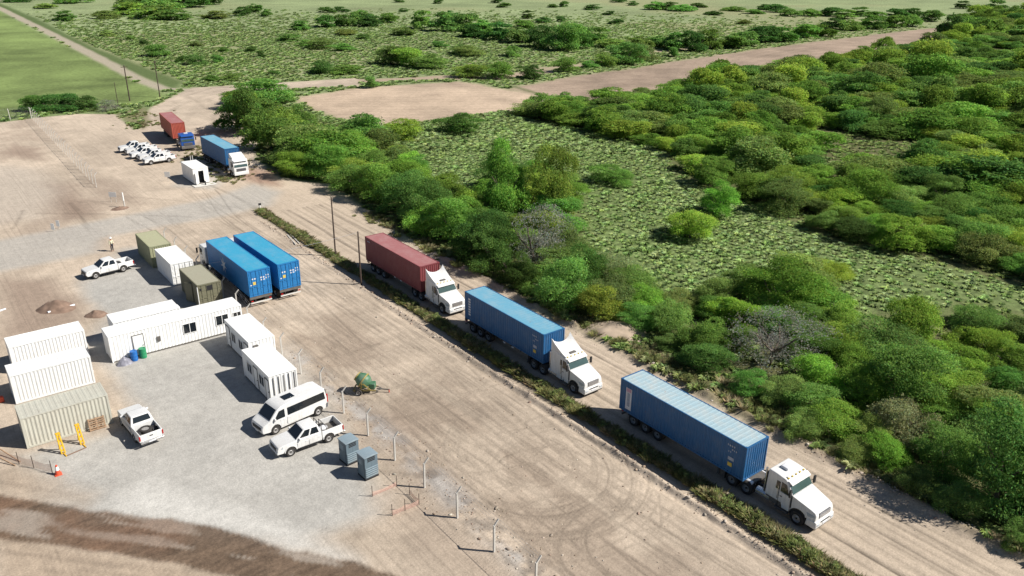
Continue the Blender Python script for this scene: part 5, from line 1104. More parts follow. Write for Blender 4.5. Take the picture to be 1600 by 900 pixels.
def long_nose(label, loc, rz, Lt, x_rear_cont, fairing, cont_h=1.15):
    """bonneted tractor; local +x forward, x=0 at the front bumper; container front/rear given as distances behind it"""
    o = thing('semi_truck', label, 'truck', loc, rz); wp = M['white_paint']; hw = 1.16
    fa = -1.28; cb = -4.35 if fairing else -3.85
    def tp(x, y, z):
        k = 1.0
        if x > -1.9: k -= .17*((x+1.9)/1.9)**1.4*(1 if z > 1.0 else .55)
        if z > 1.9: k -= .06*(z-1.9)
        return (x, y*k, z)
    nose = [(-.02, .95), (-.03, 1.30), (-.12, 1.50), (-.40, 1.62), (-1.82, 1.98), (-1.95, 1.0), (-1.9, .95)]+arch(fa, .62, .60, 145, 28)
    MB().prism(nose, -hw*.985, hw*.985).warp(tp).obj('bonnet', wp, o, bevel=.09, seg=3)
    MB().prism([(.06, .36), (.10, .55), (.07, .90), (-.35, .95), (-.62, .95), (-.70, .42)], -hw, hw).warp(tp).obj('front_bumper', wp, o, bevel=.06, seg=3)
    cabp = [(-1.80, 1.02), (-1.80, 1.98), (-2.28, 2.72), (-2.50, 2.86), (-3.2, 2.95), (cb, 2.98), (cb-.02, 1.0), (-2.6, .98), (-2.5, .62), (-1.92, .62)]
    MB().prism(cabp, -hw, hw).warp(tp).obj('cab', wp, o, bevel=.07, seg=3)
    a = tp(-1.80, hw, 2.00); b_ = tp(-2.25, hw, 2.68)
    MB().panel([(a[0], -a[1]*.93, a[2]), (a[0], a[1]*.93, a[2]), (b_[0], b_[1]*.92, b_[2]), (b_[0], -b_[1]*.92, b_[2])], .0, 1, .04, .98, .02, .05).obj('windscreen', M['glass_green'], o)
    MB().prism([(-2.20, 2.66), (-1.98, 2.62), (-1.99, 2.66), (-2.30, 2.84)], -hw*.9, hw*.9).obj('sun_visor', wp, o)
    MB().box(-.5+.38, -.02+.03, -.62, .62, 1.02, 1.40).obj('grille', M['grille'], o, bevel=.03)
    g_ = MB()
    for i in range(4): g_.box(.01, .03, -.6, .6, 1.06+.09*i, 1.09+.09*i)
    g_.obj('grille_slats', M['chrome'], o)
    MB().prism([(.0, .26), (.06, .36), (-.5, .40), (-.5, .26)], -1.0, 1.0).obj('valance', M['black'], o)
    MB().box(.09, .12, -.26, .26, .55, .66).obj('number_plate', M['mark_white'], o)
    MB().box(.085, .105, -.5, .5, .74, .82).obj('bumper_slot', M['black'], o)
    for s in (-1, 1):
        q = lambda x, z, off: (lambda p: (p[0], s*(abs(p[1])+off), p[2]))(tp(x, hw, z))
        pts = [(-2.72-.0, 1.86), (-2.06, 1.84), (-2.34, 2.52), (-2.72, 2.56)]
        MB().hexa([q(x, z, -.03) for x, z in pts], [q(x, z, .012) for x, z in pts]).obj('side_window', M['glass'], o)
        if not fairing:
            pts = [(-3.12, 1.92), (-2.82, 1.90), (-2.82, 2.5), (-3.10, 2.5)]
            MB().hexa([q(x, z, -.03) for x, z in pts], [q(x, z, .012) for x, z in pts]).obj('sleeper_window', M['glass'], o)
        else:
            pts = [(-3.05, 2.0), (-2.86, 2.0), (-2.86, 2.5), (-3.05, 2.5)]
            MB().hexa([q(x, z, -.03) for x, z in pts], [q(x, z, .012) for x, z in pts]).obj('sleeper_window', M['glass'], o)
        pts = [(-2.78, 1.05), (-1.92, 1.05), (-1.98, 1.80), (-2.78, 1.80)]
        d = MB().hexa([q(x, z, -.02) for x, z in pts], [q(x, z, .010) for x, z in pts]).obj('door', wp, o)
        for xs0, xs1 in ((-2.84, -2.81), (-1.90, -1.87)):
            pts = [(xs0, .70), (xs1, .70), (xs1-.02, 2.0), (xs0-.02, 2.0)]
            MB().hexa([q(x, z, -.02) for x, z in pts], [q(x, z, .006) for x, z in pts]).obj('door_seam', M['black'], o)
        MB().tube((-2.9, s*1.2, 1.2), (-2.9, s*1.2, 2.2), .022).obj('grab_rail', M['chrome'], o)
        h = q(-2.68, 1.5, .0); MB().box(h[0]-.02, h[0]+.14, *sorted((h[1], h[1]+s*.04)), 1.48, 1.53).obj('handle', M['black'], d)
        hd = [q(-.10, 1.05, .0), q(-.62, 1.10, .0), q(-.72, 1.34, .0), q(-.16, 1.30, .0)]
        MB().hexa([(p[0]-.03, p[1]*.90, p[2]) for p in hd], [(p[0]+.02, p[1]*1.015, p[2]) for p in hd]).obj('headlight', M['lamp'], o)
        MB().tube((-1.95, s*1.10, 2.2), (-1.85, s*1.34, 2.25), .02).box(-1.92, -1.80, *sorted((s*1.28, s*1.46)), 1.95, 2.5).obj('mirror', M['black'], o)
        MB().box(-3.0, -2.0, *sorted((s*.98, s*1.17)), .40, .52).obj('step', M['chassis_grey'], o)
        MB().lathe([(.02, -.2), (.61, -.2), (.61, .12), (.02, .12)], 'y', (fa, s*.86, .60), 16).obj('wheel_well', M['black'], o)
        MB().prism([(cb+.05, .62), (-2.62, .62), (-2.62, 1.02), (cb+.05, 1.02)], *sorted((s*1.12, s*.95))).obj('side_skirt', wp if fairing else M['chassis_grey'], o)
    MB().prism([(-1.86, 1.04), (-1.80, 1.04), (-1.80, 1.97), (-1.86, 2.0)], -1.168, 1.168).obj('bonnet_gap', M['black'], o)
    if fairing:
        V = []; F = []; nx_, ny_ = 9, 9
        for i in range(nx_):
            t = i/(nx_-1); x = -2.45-1.75*t
            for j in range(ny_):
                y = -1.08+2.16*j/(ny_-1); e = abs(y)/1.08
                z = 2.90 + (.95*t**1.25)*(.60+.40*e**2) + (.18 if (e > .85 and i == nx_-1) else 0); V.append((x-(.16*e**2 if i == nx_-1 else 0), y*(1-.05*(1-t)), z))
        nb_ = len(V)
        for i in range(nx_):
            for j in range(ny_): V.append((V[i*ny_+j][0], V[i*ny_+j][1], 2.88))
        for i in range(nx_-1):
            for j in range(ny_-1):
                q0_ = i*ny_+j; F.append((q0_, q0_+1, q0_+ny_+1, q0_+ny_)); F.append((nb_+q0_, nb_+q0_+ny_, nb_+q0_+ny_+1, nb_+q0_+1))
        for i in range(nx_-1):
            for j in (0, ny_-1): q0_ = i*ny_+j; F.append((q0_, q0_+ny_, nb_+q0_+ny_, nb_+q0_))
        for j in range(ny_-1):
            for i in (0, nx_-1): q0_ = i*ny_+j; F.append((q0_, nb_+q0_, nb_+q0_+1, q0_+1))
        f = MB().add(V, F).obj('roof_fairing', wp, o, bevel=.03)
        MB().box(-2.95, -2.65, -.35, .35, 2.93, 3.03).obj('roof_hatch', M['chassis_grey'], o, bevel=.03)
    else:
        MB().box(-3.5, -2.95, -.32, .32, 2.93, 3.14).obj('roof_air_conditioner', M['mark_white'], o, bevel=.05)
        MB().box(-2.62, -2.5, -.85, .85, 2.88, 2.94).obj('roof_lights', M['mark_white'], o)
        MB().box(cb-.12, cb, -1.0, 1.0, 1.0, 2.7).obj('cab_back', M['dark'], o)
    for k in range(5): MB().box(-2.52, -2.40, -.9+.42*k, -.8+.42*k, 2.86, 2.92).obj('marker_lamp', M['mark_yellow'], o)
    for s in (-1, 1): MB().box(.075, .12, *sorted((s*.66, s*.92)), .60, .72).obj('fog_lamp', M['lamp'], o)
    MB().tube((cb-.22, -.95, .9), (cb-.22, -.95, 2.9 if not fairing else 2.6), .07, n=8).obj('exhaust_stack', M['chrome'], o)
    back = -Lt+.35
    tractor_base(o, -7.2, fa, (-6.6, -5.35))
    trailer(o, -Lt, -x_rear_cont, cont_h)
    if not fairing:
        for s in (-1, 1): MB().tube((-Lt+.42, s*.78, .80), (-Lt-.25, s*.78, .80), .26, n=14).obj('air_tank', M['mark_white'], o)
        MB().bar((-Lt+.5, 0, 1.0), (-Lt-.3, 0, 1.0), 1.5, .14).obj('trailer_nose', M['chassis_grey'], o)
    return o
long_nose('white bonneted truck without a roof fairing, nearest in the queue', (42.98, 21.15, .0), RZ-R(.3), 5.45, 17.65, False)
long_nose('white bonneted truck with a tall roof fairing in the middle of the queue', (42.62, 42.95, .0), RZ, 5.25, 17.45, True)
long_nose('white bonneted truck with a tall roof fairing pulling the maroon container', (42.62, 63.45, .0), RZ, 5.05, 17.25, True)
def flat_nose(label, loc, rz, gap, paint_, deflector, visor=None, cont_h=1.2, rear='dark'):
    """cab-over tractor; local +x forward, x=0 at the front bumper, container nose at -gap"""
    o = thing('semi_truck', label, 'truck', loc, rz); hw = 1.22; fa = -1.35
    prof = [(-.02, .95), (.0, 1.5), (-.10, 2.3), (-.28, 2.85), (-.5, 2.98), (-2.2, 3.0), (-2.2, 1.05), (-2.0, 1.0)]+arch(fa, .62, .58, 140, 30)
    MB().prism(prof, -hw, hw).obj('cab', paint_, o, bevel=.07, seg=3)
    MB().prism([(.08, .38), (.10, .6), (.02, .97), (-.5, .97), (-.66, .45)], -hw, hw).obj('front_bumper', paint_ if paint_ is M['white_paint'] else M['chassis_grey'], o, bevel=.05)
    MB().panel([(-.02, -1.10, 1.72), (-.02, 1.10, 1.72), (-.24, 1.04, 2.72), (-.24, -1.04, 2.72)], 0, 1, 0, 1, .03, .05).obj('windscreen', M['glass_green'], o)
    MB().box(-.1, .022, -.8, .8, 1.02, 1.5).obj('grille', M['grille'], o, bevel=.03)
    MB().prism([(-.20, 2.70), (.08, 2.66), (.06, 2.72), (-.3, 2.92)], -1.1, 1.1).obj('sun_visor', visor or paint_, o)
    for s in (-1, 1):
        MB().box(-1.15, -.30, *sorted((s*(hw-.02), s*(hw+.008))), 1.78, 2.55).obj('side_window', M['glass'], o)
        d = MB().box(-1.22, -.22, *sorted((s*(hw-.02), s*(hw+.006))), 1.08, 1.72).obj('door', paint_, o); MB().box(-1.15, -1.0, *sorted((s*(hw+.006), s*(hw+.04))), 1.5, 1.55).obj('handle', M['black'], d)
        MB().box(-.02, .05, *sorted((s*.72, s*1.14)), .66, .86).obj('headlight', M['lamp'], o)
        MB().tube((-.3, s*1.2, 2.5), (-.12, s*1.48, 2.45), .02).box(-.16, -.04, *sorted((s*1.38, s*1.56)), 1.85, 2.45).obj('mirror', M['black'], o)
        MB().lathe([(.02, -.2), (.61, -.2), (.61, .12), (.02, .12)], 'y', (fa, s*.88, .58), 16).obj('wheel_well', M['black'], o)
        if gap > 2.6: MB().tube((-2.5, s*.86, .74), (-3.3, s*.86, .74), .3, n=14).obj('fuel_tank', M['chrome'], o)
    if deflector: MB().prism([(-.55, 2.95), (-1.0, 3.35), (-2.15, 3.75), (-2.15, 2.95)], -1.08, 1.08).obj('roof_deflector', paint_, o, bevel=.08, seg=3)
    else: MB().box(-1.5, -1.0, -.35, .35, 2.98, 3.12).obj('roof_hatch', M['mark_white'], o, bevel=.04)
    tractor_base(o, -5.6, fa, (-4.95,), tank=False)
    trailer(o, -gap, -gap-12.19, cont_h, rear)
    return o
flat_nose('white flat-nosed truck with roof deflector behind the guard hut', (44.6, 129.45, 0), RZ, 3.86, M['white_paint'], True)
flat_nose('blue flat-nosed truck with a red container far up the road', (43.55, 153.35, 0), RZ-R(6), 6.2, M['blue_cab'], False)
flat_nose('white flat-nosed truck under the star-marked blue container', (27.03, 92.85, 0), math.pi/2+R(.8), 2.95, M['white_paint'], False, rear='white')
flat_nose('white flat-nosed truck under the right one of the paired blue containers', (30.2, 92.85, 0), math.pi/2+R(1.3), 2.9, M['white_paint'], False, rear='white')

# ------------------------------------------------------------------ fences, poles, cable
def fence(label, pts, arm, hgt=2.05, mesh_=True, wires=3, name='perimeter_fence', r_mesh=.004, step=.22, pw=.06):
    o = thing(name, label, 'fence', (0, 0, 0)); pm = MB(); pm.box(-pw, pw, -pw, pw, -.2, hgt); pm.bar((0, 0, hgt-.05), (arm[0]*.36, arm[1]*.36, hgt+.34), .09, .09); me = pm.mesh('post', M['grey_post'])
    for x, y in pts: inst('post', me, o, (x, y, zat(x, y)), (random.gauss(0, .012), random.gauss(0, .012), 0))
    for k in range(wires):
        f = (k+1)/wires; mb = MB()
        for (x0, y0), (x1, y1) in zip(pts[:-1], pts[1:]): mb.tube((x0+arm[0]*.36*f, y0+arm[1]*.36*f, hgt-.05+.39*f), (x1+arm[0]*.36*f, y1+arm[1]*.36*f, hgt-.05+.39*f), .006, n=3)
        mb.obj('barbed_wire', M['wire'], o)
    if mesh_:
        for (x0, y0), (x1, y1) in zip(pts[:-1], pts[1:]):
            L_ = math.hypot(x1-x0, y1-y0); ux, uy = (x1-x0)/L_, (y1-y0)/L_; mb = MB(); hh = hgt-.15; n_ = int((L_+hh)/step)
            for k in range(n_):
                for sg in (1, -1):
                    a0 = k*step-hh; b0 = a0+hh
                    s0, s1 = max(a0, 0), min(b0, L_)
                    if s1-s0 < .02: continue
                    z0, z1 = (s0-a0), (s1-a0)
                    if sg < 0: z0, z1 = hh-z0, hh-z1
                    p0 = (x0+ux*s0, y0+uy*s0, z0+.05); p1 = (x0+ux*s1, y0+uy*s1, z1+.05); w_ = r_mesh
                    mb.add([(p0[0]-w_*ux, p0[1]-w_*uy, p0[2]), (p0[0]+w_*ux, p0[1]+w_*uy, p0[2]), (p1[0]+w_*ux, p1[1]+w_*uy, p1[2]), (p1[0]-w_*ux, p1[1]-w_*uy, p1[2])], [(0, 1, 2, 3)])
            pn = mb.obj('wire_mesh', M['wire'], o); pn['kind'] = 'stuff'
    return o
ys = [28.3+4.12*i for i in range(19)]
fence('pale post and wire mesh fence along the yard, posts with bent tops', [(24.25 if y < 76 else 24.6, y) for y in ys], (1, 0))
fence('dense line of thin white fence posts across the far sandy pad', [(24.0+1.6*(y-138)/65, y) for y in np.linspace(136.5, 203, 26)], (1, 0), name='pad_fence', r_mesh=.006, step=.3, pw=.04)
fence('white posted fence in front of the hedge and green field', [(25.6, 203.4), (21.6, 203.6), (17.5, 204), (13.4, 204.4), (9, 205), (4, 205.6)], (0, 1), name='field_fence', step=.3)
def pole(label, x, y, h_, r=.12, arms=False, name='utility_pole'):
    o = thing(name, label, 'pole', (x, y, zat(x, y))); MB().tube((0, 0, -.3), (0, 0, h_), r, r*.7, 8).obj('shaft', M['wood_pole'], o)
    MB().tube((0, 0, h_-.02), (0, 0, h_+.03), r*.75, r*.6, 8).obj('cap', M['chassis_grey'], o)
    if arms: MB().box(-.8, .8, -.05, .05, h_-.5, h_-.38).obj('crossarm', M['wood_pole'], o)
    return o
pole('tall dark wooden pole on the weedy verge behind the maroon container', 40.2, 86.6, 7.6, .11)
pole('shorter weathered pole at the verge beside the rear of the maroon container', 38.4, 76.6, 6.3, .11)
xa_, ya_ = G(203, 158); pole('dark pole at the corner of the green field', xa_, ya_, 8.5, .16, True)
xa_, ya_ = G(250, 152); pole('dark pole beside the farm track junction', xa_, ya_, 9, .14, True)
xa_, ya_ = G(185, 166); pole('thin post in front of the field corner hedge', xa_, ya_, 5.5, .09)
cb_ = MB(); A = Vector((38.4, 76.6, 6.25)); B_ = Vector((24.9, 86.6, 2.55))
for i in range(16):
    f = lambda t: A.lerp(B_, t)-Vector((0, 0, .9*4*t*(1-t)*.35))
    cb_.tube(f(i/16), f((i+1)/16), .012, n=4)
tag(cb_.obj('power_cable', M['mark_white']), 'pale cable strung from the shorter pole over the blue containers', 'cable')

# ------------------------------------------------------------------ yard clutter
def booth(label, x, y, rz=0):
    o = thing('portable_toilet', label, 'portable toilet', (x, y, zat(x, y)+.01), rz); w_ = .55; h_ = 1.86
    MB().box(-w_, w_, -w_, w_, .0, .14).obj('base', M['black'], o, bevel=.02)
    MB().box(-w_+.02, w_-.02, -w_+.02, w_-.02, .14, h_).obj('walls', M['booth'], o, bevel=.02)
    for sx, sy in ((0, -1), (1, 0), (0, 1)):
        for k in range(5):
            z = .22+.17*k
            if sx: MB().box(w_-.02, w_+.025, -w_+.06, w_-.06, z, z+.09).obj('wall_rib', M['booth_roof'], o, bevel=.01)
            else: MB().box(-w_+.06, w_-.06, *sorted((sy*(w_-.02), sy*(w_+.025))), z, z+.09).obj('wall_rib', M['booth_roof'], o, bevel=.01)
    d = MB().box(-w_-.012, -w_+.02, -.40, .40, .18, 1.85).obj('door', M['booth'], o, bevel=.01)
    MB().box(-w_-.03, -w_-.012, -.2, .2, 1.2, 1.6).obj('door_panel', M['booth_roof'], d); MB().box(-w_-.05, -w_-.012, .28, .34, 1.0, 1.15).obj('handle', M['black'], d)
    for z in (1.5, 1.62, 1.74): MB().box(-.3, .3, -w_-.005, -w_+.03, z, z+.06).obj('vent_slot', M['black'], o)
    MB().prism([(-w_-.03, h_), (w_+.03, h_), (w_+.03, h_+.05), (.2, h_+.10), (-.2, h_+.10), (-w_-.03, h_+.05)], -w_-.03, w_+.03).obj('roof', M['booth_roof'], o, bevel=.02)
    return o
booth('blue-grey portable toilet closer to the pickup', 21.55, 46.75, R(5)); booth('blue-grey portable toilet closer to the camera', 21.8, 44.35, R(3))
# concrete mixer on a towing frame
x, y = G(571, 612); mx_ = thing('concrete_mixer', 'green and yellow concrete mixer on a towing frame outside the fence', 'mixer', (x, y, zat(x, y)), R(-40))
dr = MB().lathe([(.12, -.62), (.42, -.55), (.62, -.28), (.66, .0), (.60, .25), (.40, .62), (.33, .68), (.28, .60), (.30, .2)], 'z', n=18)
d = dr.obj('drum', M['mixer_green'], mx_, smooth_=True, loc=(-.1, 0, 1.12), rot=(R(-12), R(-58), 0))
MB().lathe([(.665, -.06), (.72, -.05), (.72, .05), (.665, .06)], 'z', n=24).obj('gear_ring', M['mixer_yellow'], d)
rg = MB()
for k in range(18):
    a0, a1 = 2*math.pi*k/18, 2*math.pi*(k+1)/18
    rg.hexa([(r_*math.cos(a_), r_*math.sin(a_), z_) for r_, a_, z_ in ((.31, a0, .62), (.43, a0, .60), (.43, a1, .60), (.31, a1, .62))], [(r_*math.cos(a_), r_*math.sin(a_), z_) for r_, a_, z_ in ((.31, a0, .72), (.43, a0, .70), (.43, a1, .70), (.31, a1, .72))])
rg.obj('mouth_ring', M['mixer_yellow'], d); MB().lathe([(.02, .60), (.30, .60), (.30, .61), (.02, .61)], 'z', n=18).obj('mouth_shade_disc', M['black'], d)  # black disc across the mouth stands for the shade inside the drum
fr = MB(); fr.bar((-.9, -.5, .38), (1.0, -.38, .38), .09, .09); fr.bar((-.9, .5, .38), (1.0, .38, .38), .09, .09); fr.bar((-.9, -.5, .38), (-.9, .5, .38), .09, .09); fr.bar((.3, -.45, .38), (.3, .45, .38), .09, .09)
fr.bar((-.3, -.5, .38), (-.1, -.66, 1.15), .09, .09); fr.bar((-.3, .5, .38), (-.1, .66, 1.15), .09, .09); fr.bar((.6, -.4, .38), (.0, -.66, 1.15), .08, .08); fr.bar((.6, .4, .38), (.0, .66, 1.15), .08, .08)
fr.obj('frame', M['mixer_yellow'], mx_)
MB().bar((1.0, 0, .38), (2.1, 0, .30), .08, .08).bar((1.0, -.38, .38), (1.5, 0, .36), .06, .06).bar((1.0, .38, .38), (1.5, 0, .36), .06, .06).obj('tow_bar', M['chassis_grey'], mx_)
MB().tube((2.05, 0, .34), (2.05, 0, .05), .05).obj('jockey_stand', M['cone'], mx_)
MB().box(.35, .9, -.3, .3, .44, .95).obj('engine_box', M['mixer_green'], mx_, bevel=.04)
for s in (-1, 1):
    wheel(mx_, -.45, s*.68, .30, WC)
for c in [c for c in mx_.children if c.name.startswith('wheel')]: c.scale = (.78, .7, .78)
# barrels and bags at the office wall
def barrel(label, x, y, mt):
    o = thing('barrel', label, 'barrel', (x, y, zat(x, y)))
    MB().lathe([(.02, 0), (.30, 0), (.31, .03), (.31, .28), (.33, .30), (.31, .32), (.31, .58), (.33, .60), (.31, .62), (.31, .88), (.29, .92), (.02, .92)], 'z', n=18).obj('drum', mt, o)
    MB().lathe([(.24, .92), (.31, .91), (.31, .95), (.24, .95)], 'z', n=18).obj('rim', mt, o)
    MB().lathe([(.02, .92), (.05, .92), (.05, .96), (.02, .96)], 'z', (.16, 0, 0), 8).obj('bung', M['black'], o)
barrel('blue plastic barrel at the office wall', 13.15, 72.75, M['barrel_blue']); barrel('green plastic barrel at the office wall', 13.95, 72.85, M['barrel_green'])
def heap(name, label, cat, x, y, rx, ry, h_, mt, seed, rz=0):
    o = thing(name, label, cat, (x, y, zat(x, y)-.04), rz); n_ = 26; V = []; F = []
    for j in range(n_+1):
        for i in range(n_+1):
            u, v = i/n_*2-1, j/n_*2-1; d_ = math.hypot(u, v)
            zz = max(0, 1-d_)**.85 if d_ < 1 else 0
            nz = float(fbm(np.array([u*2+seed]), np.array([v*2]), .9, seed, 4)[0]); zz = zz*(1+1.1*nz)*h_
            V.append((u*rx*(1+.25*nz), v*ry*(1+.25*nz), zz))
    for j in range(n_):
        for i in range(n_): q = j*(n_+1)+i; F.append((q, q+1, q+n_+2, q+n_+1))
    MB().add(V, F).obj('heap', mt, o, smooth_=True); return o
heap('bag_heap', 'grey plastic bags heaped beside the blue barrel', 'bags', 12.25, 72.55, .75, .5, .75, M['bag'], 3)
xa_, ya_ = G(90, 484); heap('dirt_pile', 'wide brown dirt pile beyond the left containers, white pipe in front', 'dirt pile', xa_, ya_+.4, 2.0, 1.5, .95, M['soil'], 4, R(-40))
xa_, ya_ = G(151, 494); heap('dirt_pile', 'small brown dirt pile beside the short white office unit', 'dirt pile', xa_, ya_+.3, 1.2, .9, .6, M['soil'], 5, R(-40))
xa_, ya_ = G(958, 524); heap('sand_mound', 'pale sandy spoil heap at the road edge below the bushes', 'sand mound', xa_+.6, ya_+.6, 3.4, 2.2, .95, M['sandpile'], 6, R(-40))
def pipe_(label, p0, p1, r, mt, name='pipe'):
    a = Vector((*p0, zat(*p0)+r)); b_ = Vector((*p1, zat(*p1)+r)); tag(MB().tube(a, b_, r, n=10).obj(name, mt), label, 'pipe')
pipe_('white pipe lying in front of the wide dirt pile', G(75, 490), G(117, 478), .12, M['mark_white'])
pipe_('white pipe stub lying at the left edge near the dirt pile', G(-8, 490), G(9, 484), .10, M['mark_white'])
for i in range(4):
    a, b_ = G(449+5*i, 368-1.2*i), G(462+6*i, 383-1.5*i)
    o = tag(MB().bar((*a, zat(*a)+.07), (*b_, zat(*b_)+.07), .12, .12).obj('concrete_post', M['grey_post']), 'spare concrete post lying in a bundle behind the right blue container', 'post', 'spare posts lying behind the blue containers')
# yellow trestle stands, pallet, cone
def trestle(label, x, y, rz):
    o = thing('yellow_stand', label, 'stand', (x, y, zat(x, y)), rz)
    for s in (-1, 1): MB().bar((s*.12, -.38, .0), (s*.09, .0, 1.55), .10, .09).obj('leg', M['yellow'], o)
    for k in range(4): MB().box(-.14, .14, -.33+.085*k*1.05, -.24+.085*k*1.05, .18+.36*k, .30+.36*k).obj('rung', M['yellow'], o)
    MB().bar((0, .42, .0), (0, .02, 1.3), .08, .08).obj('back_leg', M['yellow'], o)
    MB().box(-.16, .16, -.10, .10, 1.5, 1.62).obj('top_plate', M['yellow'], o, bevel=.01)
    MB().bar((0, -.38, .04), (0, -.95, .04), .07, .07).obj('foot', M['yellow'], o)
trestle('yellow steel stand on the left, in front of the beige container', 4.85, 60.75, R(10)); trestle('yellow steel stand on the right, beside the pallet', 6.25, 61.2, R(10))
tag(MB().bar((5.05, 59.85, .05), (6.45, 60.15, .05), .08, .06).obj('rusty_bar', M['cone'] if False else M['soil']), 'rusty bar lying between the feet of the yellow stands', 'bar')
pl = thing('wooden_pallet', 'wooden pallet leaning against the beige container', 'pallet', (7.75, 62.30, .03), 0); pl.rotation_euler = (R(-14), 0, 0)
for k in range(6): MB().box(-.6, .6, -.05, -.025, .04+.165*k, .13+.165*k).obj('slat', M['wood'], pl)
for k in range(3): MB().box(-.58+.53*k, -.48+.53*k, -.025, .07, .0, 1.0).obj('stringer', M['wood'], pl)
for k in range(3): MB().box(-.6, .6, .07, .09, .06+.40*k, .15+.40*k).obj('back_slat', M['wood'], pl)
x, y = G(91, 741); co = thing('traffic_cone', 'red and white barrier cone at the end of the orange net', 'cone', (x, y, zat(x, y)))
MB().box(-.24, .24, -.24, .24, 0, .05).obj('foot', M['cone'], co, bevel=.02); MB().lathe([(.20, .05), (.14, .38), (.02, .38)], 'z', n=14).obj('cone', M['cone'], co); MB().lathe([(.14, .385), (.09, .68), (.02, .68)], 'z', n=14).obj('white_band', M['hat'], co); MB().lathe([(.09, .685), (.06, .80), (.02, .80)], 'z', n=14).obj('tip', M['cone'], co)
def net(label, pts, hgt=.9, stake=1.05):
    o = thing('safety_net', label, 'net', (0, 0, 0))
    for x, y in pts: MB().tube((x, y, -.1), (x, y, stake), .025, n=6).obj('stake', M['wood_pole'], o)
    for (x0, y0), (x1, y1) in zip(pts[:-1], pts[1:]):
        mb = MB(); L_ = math.hypot(x1-x0, y1-y0); n_ = max(2, int(L_/.07)); dx, dy = (x1-x0)/L_, (y1-y0)/L_; w_ = .014
        sag = lambda t, f: .12*4*t*(1-t)*f
        for k in range(n_+1):
            t = k/n_; px, py = x0+dx*L_*t, y0+dy*L_*t
            mb.add([(px-dx*w_/2, py-dy*w_/2, .03), (px+dx*w_/2, py+dy*w_/2, .03), (px+dx*w_/2, py+dy*w_/2, hgt-sag(t, 1)), (px-dx*w_/2, py-dy*w_/2, hgt-sag(t, 1))], [(0, 1, 2, 3)])
        for k in range(11):
            f = k/10; V = []
            for q in range(9):
                t = q/8; px, py = x0+dx*L_*t, y0+dy*L_*t; z = .04+(hgt-.06)*f-sag(t, f); V += [(px, py, z), (px, py, z+w_)]
            mb.add(V, [(2*q, 2*q+2, 2*q+3, 2*q+1) for q in range(8)])
        p = mb.obj('netting', M['orange'], o); p['kind'] = 'stuff'
    return o
net('faded orange safety net along the lower left track', [G(-30, 706), G(0, 716), G(30, 725), G(53, 731), G(82, 739)], .75)
for i, (a, b_) in enumerate([((-20, 700), (32, 722)), ((-20, 716), (24, 728))]):
    tag(MB().bar((*G(*a), .75), (*G(*b_), .04), .07, .07).obj('wooden_rail', M['wood']), ['upper', 'lower'][i]+' slanting wooden rail behind the orange net', 'rail')
net('faded orange net staked around a pit inside the fence', [G(582, 776), G(620, 760)], .42, .9); net('bright orange net corner staked beside the fence', [G(613, 806), G(633, 798), G(655, 789), G(640, 773)], .5, .95)
# red drum at the left frame edge
x, y = G(3, 628); o = thing('red_can', 'red fuel can at the left edge behind the beige container', 'can', (x, y, zat(x, y))); MB().box(-.2, .2, -.13, .13, 0, .5).obj('body', M['cone'], o, bevel=.05); MB().tube((-.05, 0, .56), (.12, 0, .56), .02).tube((-.05, 0, .48), (-.05, 0, .56), .02).tube((.12, 0, .48), (.12, 0, .56), .02).obj('handle', M['cone'], o)
# signs and marker posts on the left pad
def signpost(label, px, py, w_, h_, top, mt, legs=2, name='site_sign'):
    x, y = G(px, py); o = thing(name, label, 'sign', (x, y, zat(x, y)), R(-40))
    for s in ((-1, 1) if legs == 2 else (0,)): MB().tube((s*w_*.35, 0, -.1), (s*w_*.35, 0, top), .035, n=6).obj('leg', M['grey_post'], o)
    MB().box(-w_/2, w_/2, -.055, -.035, top-h_, top+.05).obj('board', mt, o, bevel=.01)
signpost('white sign board on two legs by the far sandy pad', 178, 316, 1.1, .7, 1.5, M['hat']); signpost('small white and blue notice left of the guard hut', 263, 283, .9, .8, 1.5, M['hat'], 1)
for i, (px, py) in enumerate([(84, 362), (92, 357)]): signpost(['left', 'right'][i]+' of two small white marker boards on the sandy pad', px, py, .45, .8, 1.1, M['hat'], 1, 'marker_board')
x, y = G(195, 324); o = thing('marker_post', 'white-topped marker post in a low dirt ring', 'post', (x, y, zat(x, y))); MB().tube((0, 0, -.2), (0, 0, 1.0), .10, n=8).obj('lower_shaft', M['grey_post'], o); MB().tube((0, 0, 1.0), (0, 0, 2.2), .10, n=8).obj('upper_shaft', M['hat'], o)
xa_, ya_ = G(193, 325); heap('dirt_pile', 'low brown dirt ring around the white-topped marker post', 'dirt pile', xa_-.5, ya_, 1.4, 1.0, .35, M['soil'], 8)
x, y = G(407, 330); o = thing('gate_post', 'short white post with dark top where the weedy strip begins', 'post', (x, y, zat(x, y))); MB().tube((0, 0, -.1), (0, 0, .9), .08, n=8).obj('shaft', M['hat'], o); MB().box(-.2, .2, -.05, .05, .9, 1.2).obj('plate', M['black'], o)

